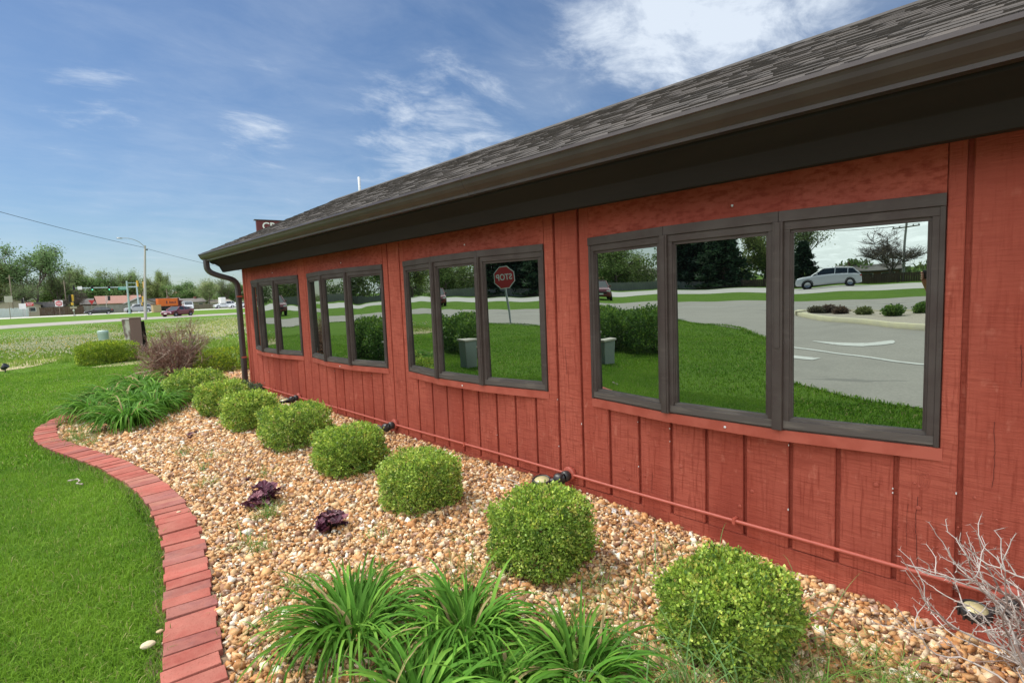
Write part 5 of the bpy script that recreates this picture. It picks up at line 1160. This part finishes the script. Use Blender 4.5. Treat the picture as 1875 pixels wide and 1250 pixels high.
def signal(x, y, z, rz, lit=None, yellow=False, parent=None, n_=3, s_=1.0):
    mb = MB(); mb.box((-.18, -.11, -.5 * s_), (.18, .11, .5 * s_)); sg = mb.build('signal_head', m_yel if yellow else m_sigb, parent, bevel=.02); sg.location = (x, y, z); sg.rotation_euler = (0, 0, rz)
    for k, zz_ in enumerate((.32, 0, -.32)):
        v = MB(); v.lathe([(.13, -.02), (.14, .02), (.14, .2), (.125, .2), (.12, .02)], 12, T(0, -.1, zz_ * s_) @ Matrix.Rotation(math.pi / 2, 4, 'X')); v.build('visor', m_sigb, sg)
        v = MB(); v.lathe([(.12, .03), (.0, .035)], 12, T(0, -.1, zz_ * s_) @ Matrix.Rotation(math.pi / 2, 4, 'X')); v.build('lens', m_green if (lit == k) else m_offlamp, sg)
    return sg
e = empty('traffic_signal', (23.13, 150, .4), 0, 'mast arm traffic signal reaching left over the far road, two green lights lit', 'traffic light', 'traffic signals'); mb = MB(); mb.tube([(0, 0, 0), (0, 0, 6.6)], [.2, .14], 12); mb.build('pole', m_blueg, e)
mb = MB(); mb.tube([(0, 0, 5.75), (-4, 0, 5.72), (-11.5, 0, 5.68)], [.12, .09, .06], 8); mb.build('mast_arm', m_blueg, e)
signal(-11.3, -.2, 5.75, 0, None, parent=e); signal(-8.2, -.2, 5.6, 0, 2, parent=e); signal(-5.2, -.2, 5.6, 0, 2, parent=e)
mb = MB(); mb.box((-10.7, -.15, 5.35), (-9.9, -.11, 6.05)); mb.build('lane_sign', m_white, e)
mb = MB(); mb.box((-3.5, -.2, 5.15), (-1.7, -.16, 5.75)); ss = mb.build('street_name_sign', m_sgreen, e); mb = MB(); mb.box((-3.3, -.205, 5.4), (-1.9, -.2005, 5.5)); mb.build('lettering', m_white, ss)
e = empty('traffic_signal', (17.2, 121, .4), 0, 'blue-grey signal pole in the median, short arm with two heads seen side-on', 'traffic light', 'traffic signals'); mb = MB(); mb.tube([(0, 0, 0), (0, 0, 5.95)], [.19, .14], 12); mb.lathe([(.3, 0), (.3, .12), (.2, .2)], 12); mb.build('pole', m_blueg, e)
mb = MB(); mb.tube([(0, 0, 5.6), (2.6, 0, 5.55)], .05, 8); mb.build('mast_arm', m_blueg, e); signal(1.6, -.1, 5.45, 1.9, None, True, e, s_=1.1); signal(2.55, -.1, 5.2, 1.9, None, True, e, s_=1.1)
e = empty('traffic_signal', (9.3, 122, .4), 0, 'yellow-backed signal on a short white and orange post standing in the grass median', 'traffic light', 'traffic signals'); mb = MB(); mb.tube([(0, 0, 0), (0, 0, 3.6)], .055, 8); mb.lathe([(.22, 0), (.2, .15), (.07, .25)], 10); mb.build('pole', m_polew, e)
signal(-.35, 0, 3.1, 0, None, False, e, s_=1.25); signal(.0, .0, 3.15, 2.6, None, True, e, s_=1.1); signal(-.1, 0, 2.15, 2.6, None, True, e, s_=.5)
mb = MB(); mb.box((-.5, -.1, 1.3), (.45, -.06, 1.65)); mb.build('median_sign', m_tan, e); mb = MB(); mb.lathe([(.16, 0), (.16, .02), (0, .02)], 12, T(-.02, -.08, .98) @ Matrix.Rotation(math.pi / 2, 4, 'X')); mb.build('round_sign', m_white, e)
e = empty('traffic_signal', (19.9, 124, .4), 0, 'signal with yellow back beside the leaning light pole at the far side', 'traffic light', 'traffic signals'); mb = MB(); mb.tube([(0, 0, 0), (0, 0, 3.1)], .055, 8); mb.build('pole', m_polew, e); signal(0, -.1, 2.6, 1.7, None, True, e, s_=1.1); signal(-.1, 0, 1.7, .5, None, True, e, s_=.6)
e = empty('traffic_signal', (3.4, 151, .4), 0, 'black signal on a thin post at the far left beside the white sign', 'traffic light', 'traffic signals'); mb = MB(); mb.tube([(.2, 0, 0), (.2, 0, 3.9)], .05, 8); mb.build('pole', m_polew, e); signal(0, -.1, 3.2, 0, None, False, e)
e = empty('traffic_signal', (17.9, 154, .4), 0, 'signal on a twin pale yellow post above the black sedan', 'traffic light', 'traffic signals'); mb = MB(); mb.tube([(-.25, 0, 0), (-.25, 0, 4)], .06, 8); mb.tube([(.0, 0, 2.4), (.0, 0, 4)], .06, 8); mb.build('pole', m_polew, e); signal(.3, -.1, 3.4, .6, None, False, e)
def sign(x, y, shape, z, s_, m, lab, post=m_wood, rz=0, name='road_sign', tilt=0, z0=None, back=None):
    e = empty(name, (x, y, float(hgt(x, y)) if z0 is None else z0), rz, lab, 'sign', 'road signs'); mb = MB(); mb.tube([(0, .03, -.1), (tilt * (z + s_ * .4), .03, z + s_ * .4)], .04, 6); mb.build('post', post, e); mb = MB()
    if shape == 'square': mb.box((-s_ / 2, -.02, z - s_ / 2), (s_ / 2, -.005, z + s_ / 2))
    elif shape == 'wide': mb.box((-s_ / 2, -.02, z - s_ * .28), (s_ / 2, -.005, z + s_ * .28))
    elif shape == 'yield': mb.prism([(-s_ / 2, z + s_ * .43), (0, z - s_ * .43), (s_ / 2, z + s_ * .43)], -.02, -.005, 'y')
    o = mb.build('sign_face', m, e); return e, o
sign(1.05, 121, 'square', 3.2, 1.0, m_conc, 'back of a large square grey sign on a post at the far left')
sign(3.3, 150, 'square', 2.2, 1.1, m_white, 'white square sign beside the black signal at the far left', m_grey)
e, o = sign(4.45, 152, 'wide', 2.6, 1.3, m_red, 'red WRONG WAY sign on a post left of the DO NOT ENTER sign'); text_mesh('lettering', 'WRONG\nWAY', .32, m_white, o, T(0, -.024, 2.6) @ Matrix.Rotation(math.pi / 2, 4, 'X'))
e, o = sign(9.15, 151, 'square', 2.55, 1.3, m_white, 'white square DO NOT ENTER sign with a red disc on a wooden post'); mb = MB(); mb.lathe([(.56, 0), (.56, .01), (0, .01)], 24, T(0, -.022, 2.55) @ Matrix.Rotation(math.pi / 2, 4, 'X')); mb.build('disc', m_red, o); mb = MB(); mb.box((-.45, -.038, 2.47), (.45, -.034, 2.63)); mb.build('bar', m_white, o)
text_mesh('lettering', 'DO NOT', .2, m_white, o, T(0, -.035, 2.82) @ Matrix.Rotation(math.pi / 2, 4, 'X')); text_mesh('lettering', 'ENTER', .2, m_white, o, T(0, -.035, 2.28) @ Matrix.Rotation(math.pi / 2, 4, 'X'))
sign(15.3, 157, 'yield', 2.6, 1.2, m_red, 'red triangular yield sign in front of the pink-roofed house')
sign(22.6, 152, 'square', 1.5, .8, m_white, 'small white square sign between the two blue-grey signal poles', m_grey)
# utility poles far left
for x, y, h_, lab in ((2.0, 163, 9.2, 'thin wooden pole rising in front of the tallest tree'), (11.4, 166, 8.0, 'thin wooden pole above the DO NOT ENTER sign'), (32.4, 168, 5.6, 'thin pale pole behind the orange container'), (26.6, 165, 5.0, 'brown wooden pole between the two signal poles')):
    mb = MB(); mb.tube([(0, 0, -.2), (0, 0, h_)], [.14, .1], 8); mb.box((-.6, -.05, h_ - .7), (.6, .05, h_ - .6)); o = mb.build('utility_pole', m_wood); o.location = (x, y, .4); tag(o, lab, 'utility pole', 'distant poles')
# cabinet
e = empty('traffic_cabinet', (21.4, 121, .4), .2, 'tan traffic control cabinet in the median left of the maroon sedan', 'cabinet'); mb = MB(); mb.box((-.7, -.4, 0), (.7, .4, 1.35)); mb.box((-.74, -.44, 1.352), (.74, .44, 1.42)); mb.build('housing', mat('tan cabinet', (.58, .40, .24), .6), e, bevel=.02); mb = MB(); mb.box((-.62, -.42, .12), (.62, -.402, 1.28)); mb.build('door', mat('tan door', (.55, .38, .23), .6), e, bevel=.01)
# green pedestal in the field
e = empty('utility_pedestal', (3.1, 29, 0), 0, 'pale green cylindrical utility pedestal in the dandelion field', 'utility pedestal'); mb = MB(); mb.lathe([(.19, -.05), (.19, .42), (.2, .44), (.2, .54), (.17, .57), (0, .58)], 20); mb.build('cover', mat('pale green plastic', (.36, .47, .42), .5), e)
# brown post block
m_peel = mat('peeling paint', (.2, .14, .12), .85, noise=[(5, .9, (.62, .6, .52), 6, (1, 1, .4), (.42, .55))]); m_brownp = mat('brown post', (.19, .115, .10), .85, noise=(4, .4, (.14, .09, .075), 5, (1, 1, .3)))
e = empty('sign_post', (3.08, 21.4, 0), math.radians(-10), 'short thick brown wooden post with a peeling left face and a dark board behind', 'post')
mb = MB(); mb.hexa([(-.02, -.3, -.1), (.24, -.3, .0), (.24, .3, -.1), (-.02, .3, -.1), (-.07, -.3, 1.16), (.24, -.3, 1.16), (.24, .3, 1.16), (-.07, .3, 1.16)]); mb.build('post_block', m_brownp, e, bevel=.01)
mb = MB(); mb.hexa([(-.18, -.24, -.1), (-.022, -.24, -.1), (-.022, .3, -.1), (-.18, .3, -.1), (-.27, -.24, 1.12), (-.072, -.24, 1.12), (-.072, .3, 1.12), (-.27, .3, 1.12)]); mb.build('peeling_face', m_peel, e, bevel=.01)
mb = MB(); mb.box((-.30, -.32, 1.162), (.26, .32, 1.185)); mb.build('cap', m_wood, e); mb = MB(); mb.hexa([(.245, -.1, -.1), (.38, -.1, -.1), (.38, .25, -.1), (.245, .25, -.1), (.245, -.1, 1.03), (.32, -.1, 1.05), (.32, .25, 1.05), (.245, .25, 1.03)]); mb.build('dark_board', m_soffit, e)
# spotlight in the lawn
e = empty('ground_spotlight', (-.05, 18.6, 0), .4, 'small black spotlight on a stake in the lawn at the left edge', 'spotlight'); mb = MB(); mb.tube([(0, 0, -.05), (0, 0, .1)], .012, 6); mb.build('stake', m_black, e); mb = MB(); mb.lathe([(0, -.09), (.05, -.08), (.075, .05), (.07, .05), (0, .03)], 14, T(0, 0, .15, 0, .6, .5)); mb.build('lamp_head', m_black, e)
# small black cable/spout stub beyond the wall corner
# pylon sign behind the roof
m_maroon = mat('maroon sign', (.12, .018, .022), .5); e = empty('pylon_sign', (13.42, 40, 0), math.radians(-8), 'maroon sign with white letters CROS rising behind the roof', 'sign'); mb = MB(); mb.box((0, -.15, 5.7), (5.2, .15, 7.16)); bd = mb.build('sign_board', m_maroon, e, bevel=.02); mb = MB(); mb.box((-.12, -.2, 7.165), (5.3, .2, 7.22)); mb.build('trim', m_frame, e)
mb = MB(); mb.tube([(2.0, 0, 0), (2.0, 0, 5.7)], .2, 10); mb.tube([(3.6, 0, 0), (3.6, 0, 5.7)], .2, 10); mb.build('pole', m_frame, e)
text_mesh('lettering', 'CROSS', .70, m_white, bd, T(1.42, -.155, 6.76) @ Matrix.Rotation(math.pi / 2, 4, 'X'))

# ------------------------------------------------------------------ things seen in the windows
def octa(s_): R_ = s_ / 2 / math.cos(math.pi / 8); return [(R_ * math.cos(math.pi / 8 + k * math.pi / 4), R_ * math.sin(math.pi / 8 + k * math.pi / 4)) for k in range(8)]
e = empty('stop_sign', (-13.25, 12.05, 0), math.radians(70), 'red octagonal STOP sign on a leaning post, reflected in the third window', 'sign'); mb = MB(); mb.tube([(-.0, .05, -.1), (.0, .05, 2.2)], .04, 8); mb.build('post', m_grey, e)
mb = MB(); mb.prism([(a, b + 1.87) for a, b in octa(.94)], -.004, .012, 'y'); wf = mb.build('sign_rim', m_white, e); mb = MB(); mb.prism([(a, b + 1.87) for a, b in octa(.88)], -.009, -.0045, 'y'); sf = mb.build('sign_face', m_red, e)
text_mesh('lettering', 'STOP', .34, m_white, sf, T(0, -.011, 1.87) @ Matrix.Rotation(math.pi / 2, 4, 'X'), .002, .92); e.rotation_euler = (0, math.radians(4), math.radians(68))
m_box = mat('grey green box', (.20, .24, .215), .6, noise=(3, .4, (.16, .2, .175), 4))
for bx_, by_, w1_, h1_, l_ in ((-.92, 8.44, .13, .56, 'grey-green utility box with a flat pale lid, reflected in the third window'), (-.92, 7.88, .12, .44, 'paler utility box reflected at the left edge of the nearest window')):
    e = empty('utility_box', (bx_, by_, 0), .1, l_, 'utility box', 'utility boxes in the lawn'); mb = MB(); mb.box((-w1_, -w1_, -.05), (w1_, w1_, h1_)); mb.build('housing', m_box, e, bevel=.015); mb = MB(); mb.box((-w1_ - .02, -w1_ - .02, h1_ + .002), (w1_ + .02, w1_ + .02, h1_ + .04)); mb.build('lid', m_conc, e, bevel=.01)
R1 = [(.09, .18, .04, 3), (.14, .26, .055, 3), (.24, .38, .07, 2)]
for k, (x, y, w1, h_, lab) in enumerate([(-2.45, 9.7, 1.15, .88, 'big dark green hedge mound reflected behind the utility box'), (-2.6, 8.55, 1.15, .92, 'dark green hedge mound reflected at the left of the nearest window'), (-2.75, 10.8, 1.1, .9, 'dark green hedge mound reflected in the second window'), (-2.6, 12.1, 1.1, .84, 'hedge mound reflected next to the far panes')]):
    hedge(x, y, w1, w1, h_, lab, .3 * k, 1500, .06, 300 + k, R1, 'hedge', 'hedges reflected in the windows', 2.6)
for k, (x, y, w1, h_, c_, lab) in enumerate([(-13.7, -1.2, .5, .3, R1, 'largest green shrub on the reflected traffic island'), (-14.3, -2.0, .46, .28, R1, 'second green shrub on the reflected island, near the pane edge'), (-15.5, .75, .42, .17, [(.16, .15, .1, 1)], 'grey low shrub at the tip of the reflected island'), (-15.1, .1, .36, .18, [(.17, .12, .09, 1)], 'brownish low shrub in the middle of the reflected island'), (-14.4, -.5, .4, .2, [(.22, .26, .1, 1)], 'pale green tuft on the reflected island'), (-15.7, .4, .4, .22, [(.2, .15, .12, 1)], 'small brown shrub near the tip of the reflected island')]):
    e = hedge(x, y, w1, w1 * .9, h_, lab, 0, 420, .06, 320 + k, c_, 'shrub', 'shrubs on the traffic island', 2.2); e.location.z = .09; e.name = 'island_shrub'
e = empty('utility_pole', (-66, -7.6, 0), math.radians(90), 'wooden utility pole with a crossarm reflected in the right pane', 'utility pole', 'reflected poles'); mb = MB(); mb.tube([(0, 0, -.3), (0, 0, 6.15)], [.15, .11], 10); mb.build('pole', m_polew, e); mb = MB(); mb.box((-1.2, -.16, 5.75), (1.2, -.06, 5.86)); cr_ = mb.build('crossarm', m_wood, e)
for X in (-1.1, -.6, .6, 1.1): v = MB(); v.lathe([(.05, 0), (.07, .08), (.04, .14), (0, .15)], 8, T(X, -.11, 5.86)); v.build('insulator', m_grey, cr_)
for k, X in enumerate((-1.1, 1.1)): wire((-66 + .1, -7.6 + X, 6.0), (-66, 60 + X, 8.5), .9, ['upper reflected power line, left of its twin', 'upper reflected power line, right of its twin'][k], .02)

# dandelion field and dry ground -----------------------------
def dandelions():
    r = np.random.default_rng(3); P = np.concatenate([r.uniform((-2.5, 22), (6.5, 36), (11000, 2)), r.uniform((4, 24), (24, 62), (16000, 2)), r.uniform((-1, 34), (10, 50), (3500, 2))])
    f = np.sin(P[:, 0] * .9 + np.sin(P[:, 1] * .5)) + np.sin(P[:, 1] * .7 + P[:, 0] * .4); P = P[(f + r.normal(0, .8, len(P))) > -.3]
    u = P[:, 0] - (8.6 + (P[:, 1] - 24) * .33); keepm = (P[:, 0] < 6.5) & (P[:, 1] > 23.0) | ((u > -9) & (u < 1.0)); P = P[keepm]
    n = len(P); s_ = r.uniform(.011, .026, n); h_ = r.uniform(.08, .24, n); yel = r.random(n) < .12
    oc = np.array([(1, 0, 0), (-1, 0, 0), (0, 1, 0), (0, -1, 0), (0, 0, 1), (0, 0, -1)]); of = np.array([(0, 2, 4), (2, 1, 4), (1, 3, 4), (3, 0, 4), (2, 0, 5), (1, 2, 5), (3, 1, 5), (0, 3, 5)])
    V = oc[None] * s_[:, None, None] + np.c_[P, h_][:, None]; F = of[None] + 6 * np.arange(n)[:, None, None]
    col = np.where(yel[:, None], np.array([[.7, .55, .06]]), np.array([[.72, .69, .52]])) * r.uniform(.75, 1.1, (n, 1))
    o = bulk('dandelions', V.reshape(-1, 3), F.reshape(-1, 3), m_blade, col=np.repeat(col, 8, 0)); tag(o, 'white seed heads and yellow flowers of dandelions in the rough grass', 'dandelions', kind='stuff')
dandelions()
P = np.concatenate([lawnpts(-2.5, 7, 20, 40, 100), lawnpts(5, 24, 26, 60, 45)]); P = P[(P[:, 0] > -2)]
blades('rough_grass', P, .15, .02, 9, 'rough taller grass of the field by the road', cols3=[(.15, .26, .03), (.30, .38, .08), (.55, .50, .25)], lean=.6)
def patch(name, pts, m, z=.01):
    c_ = catmull(pts + [pts[0]], .4); me = bpy.data.meshes.new(name); me.from_pydata([(x, y, z) for x, y in c_[:-1]], [], [tuple(range(len(c_) - 1))]); me.materials.append(m); o = bpy.data.objects.new(name, me); C.objects.link(o); return tag(o, kind='structure')
m_dry = mat('dry ground', (.42, .33, .20), .95, noise=[(1.2, .8, (.25, .26, .09), 6), (12, .5, (.5, .4, .26), 5)], bump=(10, .8, .02)); m_dryg = mat('dry grass ground', (.36, .33, .15), .95, noise=[(.8, .8, (.13, .19, .04), 7, (1, 1, 1), (.4, .6)), (9, .5, (.46, .4, .24), 5)], bump=(12, .8, .03))
patch('bare_soil', [(-2.5, 20.4), (-1, 18.9), (.2, 19.3), (.9, 20.6), (1.3, 22.4), (.6, 22.2), (-.4, 22.0), (-1.5, 22.4)], m_dry)
patch('bare_soil', [(1.5, 17.6), (2.0, 17.2), (2.8, 17.3), (3.0, 18.0), (2.3, 18.3)], m_dry)
patch('bare_soil', [(3.6, 23.2), (6, 26), (8.2, 29.2), (12, 40), (18, 56), (15, 56), (10, 44), (6, 32), (4, 26)], m_dryg, .014)

# far-off woods reading as one mass behind the trees
def wood(lines, lab, seed, pal_):
    r = np.random.default_rng(seed); Vs = []; Cs = []
    for (x0, y0), (x1, y1), hmin, hmax in lines:
        L_ = math.hypot(x1 - x0, y1 - y0); nc = int(L_ / 1.3)
        for k in range(nc):
            t_ = (k + r.random()) / nc; cx_, cy_ = x0 + (x1 - x0) * t_ + r.normal(0, 2), y0 + (y1 - y0) * t_ + r.normal(0, 2); H_ = r.uniform(hmin, hmax) * (.8 + .25 * math.sin(k * .7 + seed)); n = 260
            P = np.stack([cx_ + r.normal(0, 1.5, n), cy_ + r.normal(0, 1.5, n), .4 + H_ * np.abs(r.beta(1.3, 1.1, n))], -1); P[:, :2] = np.array([cx_, cy_]) + (P[:, :2] - np.array([cx_, cy_])) * (1.15 - .6 * (P[:, 2:3] / H_) ** 2)
            a = r.normal(0, 1, (n, 3)); a /= np.linalg.norm(a, axis=1)[:, None]; b = np.cross(a, r.normal(0, 1, (n, 3))); b /= np.linalg.norm(b, axis=1)[:, None]; z = r.uniform(.15, .36, n)[:, None]
            Vs.append(np.stack([P - a * z, P + b * z * .6, P + a * z, P - b * z * .6], 1).reshape(-1, 3)); Cs.append(np.array(pal_)[r.integers(0, len(pal_))] * r.uniform(.75, 1.25, (n, 1)))
    V = np.concatenate(Vs); return tag(bulk('wood', V, np.arange(len(V)).reshape(-1, 4), m_tree, col=np.concatenate(Cs)), lab, 'wood', kind='stuff')
wood([((-25, 195), (75, 205), 3, 6.2)], 'green mass of trees and bushes along the far side behind the houses', 5, [(.21, .30, .10), (.27, .35, .13), (.16, .24, .08), (.24, .29, .16)])
wood([((-79, -30), (-79, -3), 1.6, 2.8), ((-79, 6), (-78, 60), 4, 7), ((-78, 60), (-62, 120), 5, 9), ((-62, 125), (-25, 195), 5, 9)], 'mass of trees reflected in the windows beyond the fences', 6, [(.10, .18, .06), (.15, .23, .07), (.08, .13, .05), (.17, .2, .11)])

# ------------------------------------------------------------------ the photographer, standing behind the camera (seen only as a reflection)
m_skin = mat('skin', (.62, .38, .28), .55, noise=(20, .2, (.55, .32, .23), 4)); m_shirt = mat('navy cloth', (.03, .04, .08), .85); m_jean = mat('denim', (.06, .09, .16), .9); m_hair = mat('dark hair', (.03, .02, .015), .6)
def skinned(name, chains, m, parent, sub=2):
    """chains: list of lists of (x, y, z, r); first point of a chain may be ('@', index) to branch from"""
    vs = []; es = []; rs = []
    for ch in chains:
        prev = None
        for p in ch:
            if p[0] == '@': prev = p[1]; continue
            vs.append(p[:3]); rs.append(p[3]); i = len(vs) - 1
            if prev is not None: es.append((prev, i))
            prev = i
    me = bpy.data.meshes.new(name); me.from_pydata(vs, es, []); o = bpy.data.objects.new(name, me); C.objects.link(o); o.parent = parent; me.materials.append(m)
    sk = o.modifiers.new('skin', 'SKIN'); sk.use_smooth_shade = True
    for i, r_ in enumerate(rs): me.skin_vertices[0].data[i].radius = (r_, r_)
    me.skin_vertices[0].data[0].use_root = True
    if sub: sb = o.modifiers.new('sub', 'SUBSURF'); sb.levels = sub; sb.render_levels = sub
    return o
person = empty('person', (-.305, -.3285, 0), -.7485, 'person holding up a phone to take the picture, a hand showing at the window edge', 'person')
body = [[(0, 0, .95, .135), (0, 0, 1.12, .125), (0, 0, 1.33, .14), (0, .0, 1.45, .07), (0, .015, 1.53, .055), (0, .035, 1.60, .085), (0, .04, 1.68, .085), (0, .035, 1.74, .05)]]
body += [[('@', 0), (s_ * .1, 0, .88, .09), (s_ * .11, .02, .50, .06), (s_ * .12, 0, .10, .042), (s_ * .13, .12, .045, .035)] for s_ in (-1, 1)]
n0 = 8 + 8
body += [[('@', 2), (-.18, 0, 1.42, .06), (-.19, .20, 1.16, .040), (-.15, .37, 1.35, .026), (-.135, .42, 1.405, .028)]]
palmL = n0 + 3
body += [[('@', 2), (.18, 0, 1.42, .06), (.25, .15, 1.19, .045), (.09, .38, 1.40, .028), (.055, .42, 1.445, .030)]]
palmR = n0 + 7
for (pi, bx, sg) in ((palmL, -.130, 1), (palmR, .055, -1)):
    for k, (dz, ln_) in enumerate(((-.028, .052), (-.010, .060), (.010, .063), (.030, .056))):
        body += [[('@', pi), (bx - sg * .006, .447, 1.462 + dz, .0085), (bx + sg * .004, .474, 1.464 + dz, .0078), (bx + sg * (.004 + ln_ * .35), .4765, 1.465 + dz, .007)]]
    body += [[('@', pi), (bx + sg * .018, .43, 1.438, .010), (bx + sg * .04, .434, 1.452, .0085)]]
skinned('body', body, m_skin, person, 1)
skinned('shirt', [[(0, 0, .93, .16), (0, 0, 1.12, .145), (0, 0, 1.34, .158), (0, 0, 1.43, .09)], [('@', 2), (-.185, 0, 1.42, .078), (-.25, .10, 1.27, .065)], [('@', 2), (.185, 0, 1.42, .078), (.24, .10, 1.27, .065)]], m_shirt, person, 1)
skinned('trousers', [[(0, 0, .96, .15), (0, 0, .90, .14)], [('@', 1), (-.1, 0, .84, .11), (-.11, .02, .50, .082), (-.12, 0, .10, .065)], [('@', 1), (.1, 0, .84, .11), (.11, .02, .50, .082), (.12, 0, .10, .065)]], m_jean, person, 1)
hb = MB(); hb.lathe([(.094, -.02), (.102, .03), (.095, .075), (.06, .11), (0, .122)], 18, T(0, .018, 1.67, 0, -.25)); hb.build('hair', m_hair, person)
fb = MB()
for s_ in (-1, 1):
    fb.lathe([(0, -.009), (.009, 0), (0, .009)], 8, T(s_ * .032, .118, 1.665))
fb.build('eyes', m_hair, person)
fb = MB(); fb.hexa([(-.012, .118, 1.625), (.012, .118, 1.625), (.008, .14, 1.63), (-.008, .14, 1.63), (-.006, .118, 1.66), (.006, .118, 1.66), (.004, .125, 1.66), (-.004, .125, 1.66)]); fb.build('nose', m_skin, person)
for s_ in (-1, 1):
    fb = MB(); fb.box((s_ * .13 - .05, -.09, 0), (s_ * .13 + .05, .19, .06)); fb.build('shoe', m_black, person, bevel=.02)
ph = empty('phone', (-.305, -.3285, 0), -.7485, 'black phone held sideways in both hands of the photographer', 'phone'); mb = MB(); mb.box((-.138, .4355, 1.437), (.012, .4435, 1.512)); mb.build('case', m_black, ph, bevel=.003)
mb = MB(); mb.box((-.132, .4345, 1.442), (.006, .4354, 1.507)); mb.build('screen', m_win, ph)

# ragged grass where the lawn meets the asphalt
_e = catmull(near_in, .05); _e = _e[(_e[:, 1] > -2.5) & (_e[:, 1] < 34)]; _k = rng.integers(0, len(_e), 9000); blades('lawn_grass', _e[_k] + rng.normal(0, .05, (9000, 2)), .06, .012, 12, 'ragged grass along the edge of the asphalt', lean=.8)
